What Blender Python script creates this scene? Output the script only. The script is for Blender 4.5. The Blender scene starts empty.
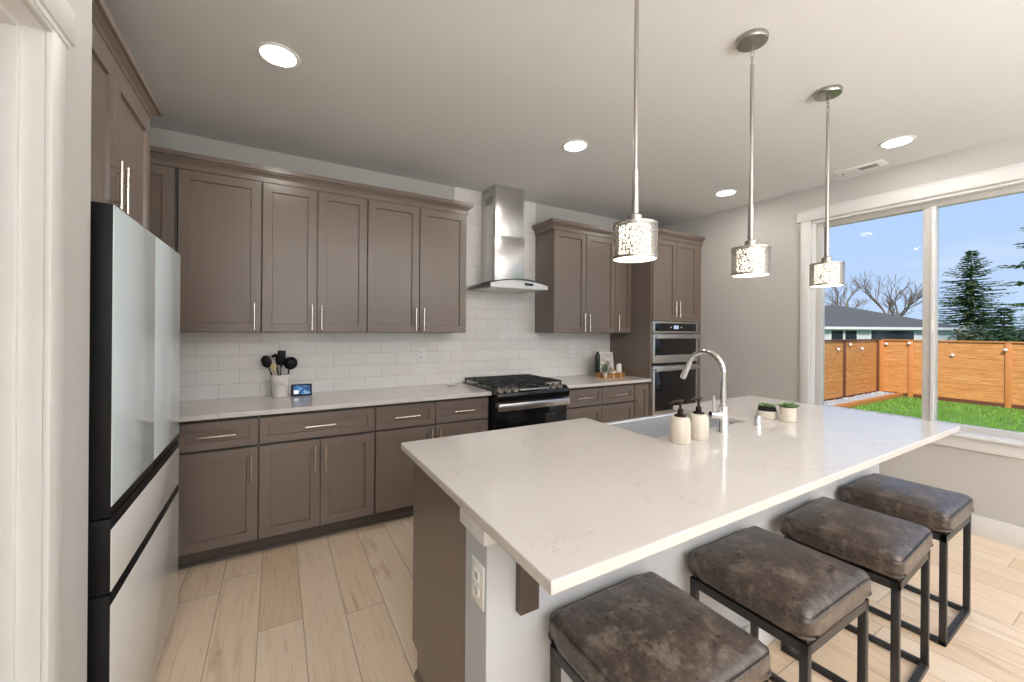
import bpy, bmesh, math, random
from math import sin, cos, pi, radians as R
from mathutils import Vector, Matrix, Euler
random.seed(7)
sc = bpy.context.scene
COL = sc.collection

# ------------------------------------------------------------ camera
F_PX, CX, CY, YAW, ROLL, CAM_H = 402.49, 512.0, 329.1255, 0.5298, 0.0077019, 1.428
cam = bpy.data.cameras.new('camera'); cam_ob = bpy.data.objects.new('camera', cam); COL.objects.link(cam_ob)
cam.sensor_fit = 'HORIZONTAL'; cam.sensor_width = 36.0; cam.lens = 36.0 * F_PX / 1024.0
cam.shift_x = 0.0; cam.shift_y = -(341.0 - CY) / 1024.0
cam.clip_start = 0.05; cam.clip_end = 300
_f = Vector((sin(YAW), cos(YAW), 0)); _r = Vector((cos(YAW), -sin(YAW), 0)); _u = Vector((0, 0, 1))
_r2 = _r * cos(ROLL) + _u * sin(ROLL); _u2 = _u * cos(ROLL) - _r * sin(ROLL)
cam_ob.matrix_world = Matrix(((_r2.x, _u2.x, -_f.x, 0), (_r2.y, _u2.y, -_f.y, 0), (_r2.z, _u2.z, -_f.z, CAM_H), (0, 0, 0, 1)))
sc.camera = cam_ob

# ------------------------------------------------------------ view + light levels
sc.view_settings.view_transform = 'Standard'; sc.view_settings.look = 'None'
sc.view_settings.gamma = 1.0; sc.view_settings.use_curve_mapping = False
sc.view_settings.exposure = 0.2
DOWNLIGHT = 74.0      # radiance of a recessed lens
PENDANT = 3.0          # radiance of a pendant diffuser
SKY = 0.96

# ------------------------------------------------------------ world sky
w = bpy.data.worlds.new('sky'); sc.world = w; w.use_nodes = True
nt = w.node_tree; nt.nodes.clear()
wo = nt.nodes.new('ShaderNodeOutputWorld'); bg = nt.nodes.new('ShaderNodeBackground')
tc = nt.nodes.new('ShaderNodeTexCoord'); sp = nt.nodes.new('ShaderNodeSeparateXYZ')
rp = nt.nodes.new('ShaderNodeValToRGB'); ns = nt.nodes.new('ShaderNodeTexNoise'); mp = nt.nodes.new('ShaderNodeMapping')
mx = nt.nodes.new('ShaderNodeMix'); mx.data_type = 'RGBA'; cr = nt.nodes.new('ShaderNodeValToRGB')
rp.color_ramp.elements[0].position = 0.0; rp.color_ramp.elements[0].color = (.52, .68, .93, 1)
rp.color_ramp.elements[1].position = 0.6; rp.color_ramp.elements[1].color = (.30, .51, .93, 1)
mp.inputs['Scale'].default_value = (2.2, 2.2, 9)
ns.inputs['Scale'].default_value = 2.0; ns.inputs['Detail'].default_value = 6
cr.color_ramp.elements[0].position = .55; cr.color_ramp.elements[0].color = (0, 0, 0, 1)
cr.color_ramp.elements[1].position = .85; cr.color_ramp.elements[1].color = (.6, .6, .6, 1)
L = nt.links
L.new(tc.outputs['Generated'], sp.inputs[0]); L.new(sp.outputs['Z'], rp.inputs[0])
L.new(tc.outputs['Generated'], mp.inputs[0]); L.new(mp.outputs[0], ns.inputs['Vector']); L.new(ns.outputs['Fac'], cr.inputs[0])
L.new(cr.outputs[0], mx.inputs[0]); L.new(rp.outputs[0], mx.inputs[6]); mx.inputs[7].default_value = (.85, .88, .95, 1)
L.new(mx.outputs[2], bg.inputs[0]); bg.inputs[1].default_value = SKY
L.new(bg.outputs[0], wo.inputs[0])
# low soft sun, coming over the house onto the garden
sun = bpy.data.lights.new('sun', 'SUN'); sun.energy = 3.7; sun.angle = R(12); sun.color = (1, .93, .82)
sun_ob = bpy.data.objects.new('sun', sun); COL.objects.link(sun_ob)
sun_ob.rotation_euler = Vector((0.66, 0.40, -0.62)).to_track_quat('-Z', 'Y').to_euler()

# added up-facing fill lights behind the camera, unseen, to brighten ceiling and walls
for x, y, p, c in ((3.2, -1.9, 54, (.92, .97, 1)), (1.2, -1.6, 64, (.97, .985, 1)), (2.6, -3.4, 62, (.97, .985, 1)), (.2, -2.8, 50, (1, .985, .965))):
    la = bpy.data.lights.new('added_uplight_fill', 'AREA'); la.shape = 'DISK'; la.size = .45; la.energy = p; la.color = c
    lo = bpy.data.objects.new('added_uplight_fill', la); COL.objects.link(lo); lo.location = (x, y, 1.55); lo.rotation_euler = (pi, 0, 0)

for x, y, p in ((.3, -2.0, 30), (2.7, -2.8, 16)):  # unseen point fill, added to throw frontal light on the back wall
    la = bpy.data.lights.new('added_point_fill', 'POINT'); la.shadow_soft_size = .28; la.energy = p; la.color = (1, .985, .97)
    lo = bpy.data.objects.new('added_point_fill', la); COL.objects.link(lo); lo.location = (x, y, 1.65)

# ------------------------------------------------------------ material helpers
class N:
    def __init__(s, name):
        s.m = bpy.data.materials.new(name); s.m.use_nodes = True
        s.t = s.m.node_tree; s.b = s.t.nodes['Principled BSDF']; s.out = s.t.nodes['Material Output']
    def n(s, typ, **kw):
        nd = s.t.nodes.new('ShaderNode' + typ)
        for k, v in kw.items(): setattr(nd, k, v)
        return nd
    def link(s, a, b): s.t.links.new(a, b)
    def val(s, sock, v):
        if hasattr(v, 'is_linked') or isinstance(v, bpy.types.NodeSocket): s.link(v, sock)
        else: sock.default_value = v
    def math(s, op, a, b=None, c=None):
        nd = s.n('Math', operation=op); s.val(nd.inputs[0], a)
        if b is not None: s.val(nd.inputs[1], b)
        if c is not None: s.val(nd.inputs[2], c)
        return nd.outputs[0]
    def ramp(s, fac, *els):
        nd = s.n('ValToRGB'); e = nd.color_ramp.elements
        while len(e) < len(els): e.new(0.5)
        for i, (p, c) in enumerate(els):
            e[i].position = p; e[i].color = tuple(c) + (1,) if len(c) == 3 else c
        s.link(fac, nd.inputs[0]); return nd.outputs[0]
    def mix(s, fac, a, b, blend='MIX'):
        nd = s.n('Mix', data_type='RGBA', blend_type=blend)
        s.val(nd.inputs[0], fac)
        for i, v in ((6, a), (7, b)):
            s.val(nd.inputs[i], v if not isinstance(v, tuple) else (tuple(v) + (1,))[:4])
        return nd.outputs[2]
    def noise(s, vec, scale, detail=4, rough=.55, dist=0):
        nd = s.n('TexNoise'); nd.inputs['Scale'].default_value = scale; nd.inputs['Detail'].default_value = detail
        nd.inputs['Roughness'].default_value = rough; nd.inputs['Distortion'].default_value = dist
        if vec is not None: s.link(vec, nd.inputs['Vector'])
        return nd.outputs['Fac']
    def obj(s): return s.n('TexCoord').outputs['Object']
    def pos(s): return s.n('NewGeometry').outputs['Position']
    def scale(s, vec, sx, sy, sz):
        nd = s.n('Mapping'); nd.inputs['Scale'].default_value = (sx, sy, sz); s.link(vec, nd.inputs[0]); return nd.outputs[0]
    def bump(s, h, strength=.2, dist=.01):
        nd = s.n('Bump'); nd.inputs['Strength'].default_value = strength; nd.inputs['Distance'].default_value = dist
        s.link(h, nd.inputs['Height']); s.link(nd.outputs[0], s.b.inputs['Normal'])
    def set(s, col=None, rough=None, metal=None, spec=None, coat=None, **kw):
        I = s.b.inputs
        if col is not None: s.val(I['Base Color'], (tuple(col) + (1,))[:4] if isinstance(col, (tuple, list)) else col)
        if rough is not None: s.val(I['Roughness'], rough)
        if metal is not None: I['Metallic'].default_value = metal
        if spec is not None: I['Specular IOR Level'].default_value = spec
        if coat is not None: I['Coat Weight'].default_value = coat; I['Coat Roughness'].default_value = .03
        return s

def hexl(r, g, b):
    f = lambda c: (c / 255 / 12.92) if c / 255 <= .04045 else ((c / 255 + .055) / 1.055) ** 2.4
    return (f(r), f(g), f(b))

def paint(name, col, rough=.5, var=.04, scale=3.0, bumps=0, bscale=250, spec=None, coat=None):
    k = N(name); v = k.noise(k.obj(), scale, 3)
    c = k.mix(v, tuple(x * (1 - var) for x in col), tuple(x * (1 + var) for x in col))
    k.set(c, rough, spec=spec, coat=coat)
    if bumps: k.bump(k.noise(k.obj(), bscale, 2), bumps, .002)
    return k.m

def metal(name, col, rough=.25, brushed=None, aniso=None):
    k = N(name)
    if brushed:
        v = k.noise(k.scale(k.obj(), *brushed), 6, 5, .6)
        r = k.math('MULTIPLY_ADD', v, .07, rough - .03)
        k.set(k.mix(v, tuple(x * .97 for x in col), tuple(min(1, x * 1.02) for x in col)), r, 1.0)
    else:
        v = k.noise(k.obj(), 30, 2); k.set(col, k.math('MULTIPLY_ADD', v, .06, rough - .03), 1.0)
    return k.m

def emit(name, col, strength, base=(.9, .9, .9)):
    k = N(name); k.set(base, .4)
    k.b.inputs['Emission Color'].default_value = tuple(col) + (1,); k.b.inputs['Emission Strength'].default_value = strength
    return k.m

M = {}
M['wall'] = paint('warm_grey_wall_paint', hexl(196, 193, 189), .7, .02, 2, .12, 180)
M['white_wall'] = paint('pale_wall_paint', hexl(208, 206, 204), .6, .02, 2, .1, 180)
M['ceiling'] = paint('white_ceiling_paint', hexl(219, 219, 219), .8, .015, 2, .12, 120)
M['trim'] = paint('white_trim_paint', hexl(226, 225, 223), .5, .015, 2)
M['pony'] = paint('light_grey_textured_paint', hexl(198, 201, 204), .65, .02, 3, .3, 160)
M['cab'] = paint('taupe_cabinet_paint', hexl(119, 106, 97), .28, .03, 2.5, spec=.6)
M['gap_shade'] = paint('painted_gap_shade', hexl(64, 57, 52), .6, .03)  # darkened taupe that puts the shade of cabinet gaps into the colour
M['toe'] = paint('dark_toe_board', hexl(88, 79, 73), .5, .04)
M['black'] = paint('black_plastic', (.008, .008, .009), .42, .1, spec=.2)
M['black_gloss'] = paint('black_glass', (.006, .006, .007), .06, .1)
M['black_matte'] = paint('black_cast_iron', (.02, .02, .021), .55, .15, 40)
M['black_steel'] = paint('black_powder_coated_steel', (.022, .021, .021), .42, .1, 20)
M['white_plastic'] = paint('white_plastic', hexl(236, 235, 232), .35, .01)
M['vinyl'] = paint('white_window_vinyl', hexl(206, 203, 199), .4, .01)
M['ceramic'] = paint('cream_ceramic', hexl(232, 226, 216), .3, .03, 30)
M['stone_ceramic'] = paint('speckled_cream_stoneware', hexl(222, 212, 197), .45, .06, 90)
M['crock'] = paint('white_enamel', hexl(236, 232, 226), .25, .02)
M['grey_letter'] = paint('grey_embossed_letter', hexl(182, 177, 170), .4, .02)
M['steel'] = metal('brushed_stainless_steel', (.62, .61, .60), .3, (1, 1, 40))
M['steel_v'] = metal('vertical_brushed_steel', (.63, .62, .61), .28, (40, 40, 1))
M['steel_h'] = metal('horizontal_brushed_steel', (.66, .65, .64), .28, (1, 1, 60))
M['handle'] = metal('bright_brushed_nickel', (.80, .74, .68), .24)
M['steel_soft'] = metal('satin_steel', (.52, .52, .52), .42)
M['nickel'] = metal('brushed_nickel', (.44, .41, .38), .28, (40, 40, 3))
M['chrome'] = metal('polished_chrome', (.82, .82, .82), .07)
M['sink'] = metal('satin_sink_steel', (.78, .79, .81), .42, (20, 20, 20))
M['copper'] = metal('dark_bronze', (.055, .038, .032), .28)
M['dark_metal'] = metal('dark_vent_metal', (.2, .2, .2), .5)
M['wood_dark'] = paint('dark_brown_bracket_paint', hexl(84, 72, 64), .4, .05)
M['lens'] = emit('recessed_lens_glow', (1, .95, .88), DOWNLIGHT)
M['glow'] = emit('pendant_diffuser_glow', (1, .88, .70), PENDANT)
M['soil'] = paint('dark_potting_soil', (.015, .012, .01), .9, .3, 60)

def floor_mat():
    k = N('light_oak_planks'); p = k.pos(); s = k.n('SeparateXYZ'); k.link(p, s.inputs[0])
    W, Lh = .187, 1.52
    xs = k.math('DIVIDE', k.math('ADD', s.outputs[0], .065 + W * 40), W)
    row = k.math('FLOOR', xs); fx = k.math('FRACT', xs)
    wn = k.n('TexWhiteNoise', noise_dimensions='1D'); k.link(row, wn.inputs['W'])
    ys = k.math('ADD', k.math('DIVIDE', k.math('ADD', s.outputs[1], 60.0), Lh), k.math('MULTIPLY', wn.outputs['Value'], 7.3))
    idx = k.math('FLOOR', ys); fy = k.math('FRACT', ys)
    cb = k.n('CombineXYZ'); k.link(row, cb.inputs[0]); k.link(idx, cb.inputs[1])
    w2 = k.n('TexWhiteNoise', noise_dimensions='2D'); k.link(cb.outputs[0], w2.inputs['Vector'])
    tone = w2.outputs['Value']
    off = k.n('VectorMath', operation='MULTIPLY_ADD'); k.link(w2.outputs['Color'], off.inputs[0]); off.inputs[1].default_value = (9, 9, 9); k.link(p, off.inputs[2])
    g = k.noise(k.scale(off.outputs[0], 26, 1.3, 1), 2.2, 7, .62, .8)
    g2 = k.noise(k.scale(off.outputs[0], 5, .9, 1), 1.6, 4, .5, 1.5)
    base = k.ramp(tone, (0, hexl(224, 198, 168)), (.4, hexl(232, 209, 182)), (.75, hexl(238, 219, 196)), (1, hexl(224, 197, 166)))
    grain = k.ramp(g, (.28, (.74, .64, .54)), (.48, (1, 1, 1)), (.75, (1.06, 1.05, 1.03)))
    c = k.mix(.62, base, grain, 'MULTIPLY')
    kn = k.ramp(g2, (.60, (1, 1, 1)), (.76, (.62, .49, .37)))
    c = k.mix(.6, c, kn, 'MULTIPLY')
    crk = k.noise(k.scale(off.outputs[0], 34, 1.1, 1), 1.3, 3, .5, 1.2)
    c = k.mix(k.math('MULTIPLY', k.math('LESS_THAN', k.math('ABSOLUTE', k.math('SUBTRACT', crk, .74)), .012), .6), c, (.13, .08, .05))
    ex = k.math('MULTIPLY', k.math('MINIMUM', fx, k.math('SUBTRACT', 1.0, fx)), W)
    ey = k.math('MULTIPLY', k.math('MINIMUM', fy, k.math('SUBTRACT', 1.0, fy)), Lh)
    e = k.math('MINIMUM', ex, ey)
    line = k.math('LESS_THAN', e, .0022)
    c = k.mix(k.math('MULTIPLY', line, .55), c, (.16, .11, .075))
    k.set(c, k.math('MULTIPLY_ADD', g, .15, .24), spec=.5)
    k.bump(k.math('SUBTRACT', g, k.math('MULTIPLY', line, 1.0)), .12, .003)
    return k.m
M['floor'] = floor_mat()

def tile_mat():
    k = N('white_subway_tile'); p = k.pos(); s = k.n('SeparateXYZ'); k.link(p, s.inputs[0])
    W, Hh, g = .252, .1016, .0016
    zs = k.math('DIVIDE', k.math('SUBTRACT', s.outputs[2], .914), Hh); row = k.math('FLOOR', zs); fz = k.math('FRACT', zs)
    xs = k.math('ADD', k.math('DIVIDE', k.math('ADD', s.outputs[0], .356 + W * 20), W), k.math('MULTIPLY', k.math('PINGPONG', row, 1.0), .5))
    fx = k.math('FRACT', xs)
    ex = k.math('MULTIPLY', k.math('MINIMUM', fx, k.math('SUBTRACT', 1.0, fx)), W)
    ez = k.math('MULTIPLY', k.math('MINIMUM', fz, k.math('SUBTRACT', 1.0, fz)), Hh)
    e = k.math('MINIMUM', ex, ez); line = k.math('LESS_THAN', e, g)
    cb = k.n('CombineXYZ'); k.link(row, cb.inputs[0]); k.link(k.math('FLOOR', xs), cb.inputs[1])
    w2 = k.n('TexWhiteNoise', noise_dimensions='2D'); k.link(cb.outputs[0], w2.inputs['Vector'])
    c = k.ramp(w2.outputs['Value'], (0, hexl(233, 230, 226)), (1, hexl(237, 235, 232)))
    k.set(k.mix(line, c, hexl(198, 193, 187)), k.math('MULTIPLY_ADD', line, .5, .14))
    sm = k.n('MapRange'); sm.inputs['From Max'].default_value = .006; k.link(e, sm.inputs['Value'])
    k.bump(k.math('ADD', sm.outputs[0], k.math('MULTIPLY', k.noise(p, 9, 2), .6)), .12, .003)
    return k.m
M['tile'] = tile_mat()

def quartz_mat():
    k = N('white_quartz'); p = k.pos()
    v = k.noise(p, 2.1, 8, .62, 2.2)
    vein = k.ramp(v, (.485, (0, 0, 0)), (.5, (1, 1, 1)), (.515, (0, 0, 0)))
    gate = k.ramp(k.noise(p, 3.3, 3), (.52, (0, 0, 0)), (.66, (1, 1, 1)))
    fl = k.ramp(k.noise(p, 160, 2), (.62, (0, 0, 0)), (.72, (1, 1, 1)))
    c = k.mix(k.noise(p, 2.4, 4), hexl(210, 203, 198), hexl(217, 211, 206))
    c = k.mix(k.math('MULTIPLY', k.math('MULTIPLY', vein, gate), .38), c, hexl(160, 148, 138))
    c = k.mix(k.math('MULTIPLY', fl, .05), c, hexl(150, 142, 134))
    k.set(c, .09, spec=.5)
    return k.m
M['quartz'] = quartz_mat()

def leather_mat():
    k = N('distressed_brown_leather'); p = k.obj()
    a = k.noise(p, 15, 6, .64, .5); b = k.noise(p, 70, 5, .65); c3 = k.noise(p, 3.2, 3)
    c = k.ramp(k.math('MULTIPLY_ADD', b, .35, k.math('MULTIPLY', a, .65)), (.36, hexl(46, 40, 37)), (.5, hexl(78, 69, 63)), (.66, hexl(134, 123, 114)))
    c = k.mix(k.math('MULTIPLY', c3, .35), c, hexl(66, 52, 42))
    k.set(c, k.math('MULTIPLY_ADD', b, .24, .19), spec=.65)
    v = k.n('TexVoronoi', feature='DISTANCE_TO_EDGE'); v.inputs['Scale'].default_value = 240; k.link(p, v.inputs['Vector'])
    k.bump(k.math('ADD', k.math('MULTIPLY', v.outputs['Distance'], 1.2), b), .22, .002)
    return k.m
M['leather'] = leather_mat()

def glass_mat(name, tint=(1, 1, 1), ior=1.5, boost=1.0):
    k = N(name); tr = k.n('BsdfTransparent'); gl = k.n('BsdfGlossy'); fr = k.n('Fresnel'); mxs = k.n('MixShader')
    tr.inputs[0].default_value = tuple(tint) + (1,); gl.inputs['Roughness'].default_value = 0.0
    fr.inputs[0].default_value = ior
    k.link(k.math('MULTIPLY', fr.outputs[0], boost), mxs.inputs[0]); k.link(tr.outputs[0], mxs.inputs[1]); k.link(gl.outputs[0], mxs.inputs[2])
    k.link(mxs.outputs[0], k.out.inputs['Surface']); return k.m
M['glass'] = glass_mat('clear_window_glass', (.99, .99, .99), 1.5, .12)
M['hood_glass'] = glass_mat('tinted_hood_glass', (.80, .85, .84), 1.6, 1.3)

def perforated():
    k = N('perforated_silver_mesh'); p = k.obj()
    v = k.n('TexVoronoi', feature='DISTANCE_TO_EDGE'); v.inputs['Scale'].default_value = 150; k.link(p, v.inputs['Vector'])
    hole = k.math('GREATER_THAN', v.outputs['Distance'], .19)
    k.set((.34, .32, .29), .45, 1.0)
    k.link(k.math('SUBTRACT', 1.0, hole), k.b.inputs['Alpha'])
    return k.m
M['perf'] = perforated()

def fridge_glass(name, col, rough):
    k = N(name); k.set(col, rough, spec=.38)
    return k.m
M['fr_top'] = fridge_glass('pale_blue_fridge_glass', hexl(216, 230, 236), .05)
M['fr_low'] = fridge_glass('white_fridge_glass', hexl(228, 226, 224), .06)

def wood(name, c0, c1, sx=2, sy=2, sz=14, rough=.6, sc_=2.5):
    k = N(name); p = k.scale(k.obj(), sx, sy, sz)
    g = k.noise(p, sc_, 7, .62, .9); big = k.noise(k.obj(), 1.1, 2)
    k.set(k.mix(k.math('MULTIPLY', big, .5), k.mix(g, c0, c1), c0), rough)
    k.bump(g, .15, .004); return k.m
def cedar():
    k = N('cedar_fence_board'); p = k.obj(); q = k.scale(p, 1.2, 1.2, 24)
    g = k.noise(q, 2.5, 7, .65, 1.2); z = k.n('SeparateXYZ'); k.link(p, z.inputs[0])
    w_ = k.n('TexWhiteNoise', noise_dimensions='1D'); k.link(k.math('FLOOR', k.math('DIVIDE', z.outputs[2], .141)), w_.inputs['W'])
    c = k.ramp(g, (.3, hexl(146, 88, 38)), (.5, hexl(212, 146, 80)), (.72, hexl(244, 196, 130)))
    c = k.mix(k.math('MULTIPLY', w_.outputs['Value'], .4), c, hexl(206, 128, 64))
    kn = k.ramp(k.noise(k.scale(p, 3, 3, 9), 1.7, 3), (.66, (1, 1, 1)), (.74, (.5, .36, .26)))
    k.set(k.mix(.8, c, kn, 'MULTIPLY'), .6); k.bump(g, .2, .004); return k.m
M['cedar'] = cedar()
M['cedar_dark'] = wood('dark_stained_post', hexl(92, 52, 33), hexl(125, 74, 47), 14, 14, 1)
M['cedar_lite'] = wood('cedar_post', hexl(196, 122, 62), hexl(226, 156, 92), 14, 14, 1)
M['acacia'] = wood('acacia_stave', hexl(122, 74, 36), hexl(206, 152, 92), 30, 30, 1.5, .45)
M['stave_light'] = wood('honey_stave', hexl(196, 140, 80), hexl(232, 186, 124), 30, 30, 1.5, .45)
M['beech'] = wood('pale_beech', hexl(206, 178, 134), hexl(228, 204, 162), 12, 12, 2, .5)
M['bark'] = wood('grey_brown_bark', hexl(104, 88, 74), hexl(146, 128, 110), 6, 6, 1, .9)
def leafy(name, c0, c1, sc_=3):
    k = N(name); v = k.noise(k.obj(), sc_, 4); k.set(k.mix(v, c0, c1), .6)
    k.b.inputs['Subsurface Weight'].default_value = 0; return k.m
M['needle'] = leafy('fir_needles', hexl(44, 72, 40), hexl(118, 146, 84), 1.2)
M['needle2'] = leafy('cedar_needles', hexl(52, 76, 44), hexl(98, 118, 72), 1.2)
M['shrub'] = leafy('grey_green_leaves', hexl(88, 98, 70), hexl(150, 150, 118), 1.5)
M['grassblade'] = leafy('grass_blades', hexl(84, 132, 38), hexl(150, 192, 78), .8)
M['lawn_soil'] = leafy('lawn_base', hexl(70, 112, 36), hexl(112, 158, 60), 1.0)
M['succulent'] = leafy('succulent_leaves', hexl(74, 104, 62), hexl(160, 186, 128), 40)
M['fern'] = leafy('small_plant_leaves', hexl(34, 66, 26), hexl(96, 136, 62), 40)
M['earth'] = leafy('garden_earth', hexl(92, 78, 62), hexl(126, 108, 86), 2)
M['stone'] = leafy('river_pebbles', hexl(120, 122, 126), hexl(214, 214, 214), 6)
M['roof'] = None
def shingles():
    k = N('charcoal_roof_shingles'); p = k.pos()
    v = k.noise(k.scale(p, 2.5, 2.5, 9), 2.0, 5, .7); k.set(k.mix(v, hexl(58, 57, 55), hexl(116, 113, 109)), .9); k.bump(v, .4, .03); return k.m
M['roof'] = shingles()
M['siding'] = paint('pale_lap_siding', hexl(206, 210, 214), .6, .03)
M['sky_glass'] = paint('dark_house_window', (.03, .035, .04), .1, .05)
M['screen'] = None
def screen():
    k = N('blue_display_screen'); s = k.n('SeparateXYZ'); k.link(k.n('TexCoord').outputs['Generated'], s.inputs[0])
    v = k.noise(k.n('TexCoord').outputs['Generated'], 2.6, 3, .5, 1.0)
    c = k.ramp(v, (.35, hexl(18, 52, 104)), (.5, hexl(46, 118, 186)), (.7, hexl(150, 206, 240)))
    k.set((.01, .01, .012), .1); k.link(c, k.b.inputs['Emission Color']); k.b.inputs['Emission Strength'].default_value = .65
    return k.m
M['screen'] = screen()
M['screen_card'] = emit('white_screen_tile', (.9, .88, .9), .8)
M['screen_dark'] = emit('dark_screen_tile', (.05, .02, .08), .5)
M['led'] = emit('pale_blue_clock_display', (.62, .70, .95), .7, (.01, .01, .01))
M['paper'] = None
def paper():
    k = N('sketch_print'); g = k.n('TexCoord').outputs['Generated']
    v = k.noise(k.scale(g, 1.4, 1, 3.4), 2.6, 5, .6, 1.2)
    k.set(k.ramp(v, (.36, hexl(120, 112, 106)), (.47, hexl(214, 203, 195)), (.6, hexl(232, 224, 218))), .6); return k.m
M['paper'] = paper()
M['bottle_glass'] = paint('dark_green_bottle_glass', (.012, .022, .014), .08, .1)
M['candle'] = paint('white_candle_wax', hexl(240, 234, 226), .45, .02)
M['fence_lamp'] = paint('white_lamp_cap', hexl(245, 243, 238), .3, .01)

# ------------------------------------------------------------ mesh helpers
LOC = {}
class MB:
    def __init__(s): s.bm = bmesh.new()
    def poly(s, vs, fs):
        b = [s.bm.verts.new(v) for v in vs]
        for f in fs:
            try: s.bm.faces.new([b[i] for i in f])
            except ValueError: pass
        return b
    def box(s, x0, x1, y0, y1, z0, z1, bev=0, seg=2):
        t = bmesh.new(); bmesh.ops.create_cube(t, size=1)
        for v in t.verts:
            v.co = Vector(((x0 + x1) / 2 + v.co.x * (x1 - x0), (y0 + y1) / 2 + v.co.y * (y1 - y0), (z0 + z1) / 2 + v.co.z * (z1 - z0)))
        if bev: bmesh.ops.bevel(t, geom=list(t.edges), offset=bev, segments=seg, profile=.5, affect='EDGES')
        s.add(t); return s
    def add(s, t, mat=None):
        if mat is not None: bmesh.ops.transform(t, matrix=mat, verts=t.verts)
        mp_ = {}
        for v in t.verts: mp_[v] = s.bm.verts.new(v.co)
        for f in t.faces:
            try: s.bm.faces.new([mp_[v] for v in f.verts])
            except ValueError: pass
        t.free(); return s
    def prism(s, pts, d0, d1, axis='z'):
        n = len(pts)
        def P(u, v, d): return {'z': (u, v, d), 'y': (u, d, v), 'x': (d, u, v)}[axis]
        vs = [P(u, v, d0) for u, v in pts] + [P(u, v, d1) for u, v in pts]
        fs = [tuple(range(n))[::-1], tuple(range(n, 2 * n))] + [(i, (i + 1) % n, n + (i + 1) % n, n + i) for i in range(n)]
        s.poly(vs, fs); return s
    def tube(s, pts, r, n=10, caps=True, radii=None):
        pts = [Vector(p) for p in pts]; rings = []; up = None
        for i, p in enumerate(pts):
            d = (pts[min(i + 1, len(pts) - 1)] - pts[max(i - 1, 0)]).normalized()
            if up is None:
                up = Vector((0, 0, 1)) if abs(d.z) < .9 else Vector((1, 0, 0))
            up = (up - d * up.dot(d)).normalized(); side = d.cross(up)
            rr = radii[i] if radii else r
            rings.append([s.bm.verts.new(p + (up * cos(2 * pi * k / n) + side * sin(2 * pi * k / n)) * rr) for k in range(n)])
        for a, b in zip(rings, rings[1:]):
            for k in range(n): s.bm.faces.new((a[k], a[(k + 1) % n], b[(k + 1) % n], b[k]))
        if caps: s.bm.faces.new(rings[0][::-1]); s.bm.faces.new(rings[-1])
        return s
    def lathe(s, prof, c=(0, 0, 0), n=32, sx=1, sy=1, close=False):
        rings = []
        for r, z in prof:
            if r < 1e-6: rings.append([s.bm.verts.new((c[0], c[1], c[2] + z))])
            else: rings.append([s.bm.verts.new((c[0] + r * sx * cos(2 * pi * k / n), c[1] + r * sy * sin(2 * pi * k / n), c[2] + z)) for k in range(n)])
        pr = list(zip(rings, rings[1:]))
        if close: pr.append((rings[-1], rings[0]))
        for a, b in pr:
            for k in range(n):
                k2 = (k + 1) % n
                if len(a) == 1 and len(b) == 1: continue
                if len(a) == 1: s.bm.faces.new((a[0], b[k], b[k2]))
                elif len(b) == 1: s.bm.faces.new((a[k2], a[k], b[0]))
                else: s.bm.faces.new((a[k], a[k2], b[k2], b[k]))
        return s
    def torus(s, c, r, t, n=32, m=8, mat=None):
        tb = bmesh.new(); rings = []
        for i in range(n):
            a = 2 * pi * i / n
            rings.append([tb.verts.new(((r + t * cos(2 * pi * j / m)) * cos(a), (r + t * cos(2 * pi * j / m)) * sin(a), t * sin(2 * pi * j / m))) for j in range(m)])
        for i in range(n):
            for j in range(m): tb.faces.new((rings[i][j], rings[(i + 1) % n][j], rings[(i + 1) % n][(j + 1) % m], rings[i][(j + 1) % m]))
        mt = Matrix.Translation(c) @ (mat if mat is not None else Matrix())
        return s.add(tb, mt)
    def ico(s, c, r, sub=1, scl=(1, 1, 1), rot=None):
        t = bmesh.new(); bmesh.ops.create_icosphere(t, subdivisions=sub, radius=r)
        mt = Matrix.Translation(c) @ (rot.to_matrix().to_4x4() if rot else Matrix()) @ Matrix.Diagonal((*scl, 1))
        return s.add(t, mt)
    def shaker(s, pl, f, u0, u1, z0, z1, th=.022, rail=.057, rec=.0125):
        def P(u, d, z): return (u, f + d, z) if pl == 'y' else (f - d, u, z)
        def ring(i, d): return [P(u0 + i, d, z0 + i), P(u1 - i, d, z0 + i), P(u1 - i, d, z1 - i), P(u0 + i, d, z1 - i)]
        b = .0015
        vs = ring(0, b) + ring(b, 0) + ring(rail, 0) + ring(rail + .003, rec) + ring(0, th)
        fs = []
        for a, c in ((0, 4), (4, 8), (8, 12)):
            for i in range(4): fs.append((a + i, a + (i + 1) % 4, c + (i + 1) % 4, c + i))
        for i in range(4): fs.append((16 + i, 16 + (i + 1) % 4, (i + 1) % 4, i))
        fs += [(12, 13, 14, 15), (19, 18, 17, 16)]
        s.poly(vs, fs); return s
    def sweep(s, path, prof):
        """profile (offset to the right of the path, z) swept along a plan path with mitred corners"""
        n = len(prof); rings = []
        P = [Vector(p) for p in path]
        for i, p in enumerate(P):
            ds = []
            if i > 0: ds.append((P[i] - P[i - 1]).normalized())
            if i < len(P) - 1: ds.append((P[i + 1] - P[i]).normalized())
            ns_ = [Vector((d.y, -d.x)) for d in ds]
            m_ = sum(ns_, Vector((0, 0))).normalized(); m_ = m_ / m_.dot(ns_[0])
            rings.append([s.bm.verts.new((p.x + m_.x * o, p.y + m_.y * o, z)) for o, z in prof])
        for a, b in zip(rings, rings[1:]):
            for k in range(n): s.bm.faces.new((a[k], b[k], b[(k + 1) % n], a[(k + 1) % n]))
        s.bm.faces.new(rings[0]); s.bm.faces.new(rings[-1][::-1]); return s
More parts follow.
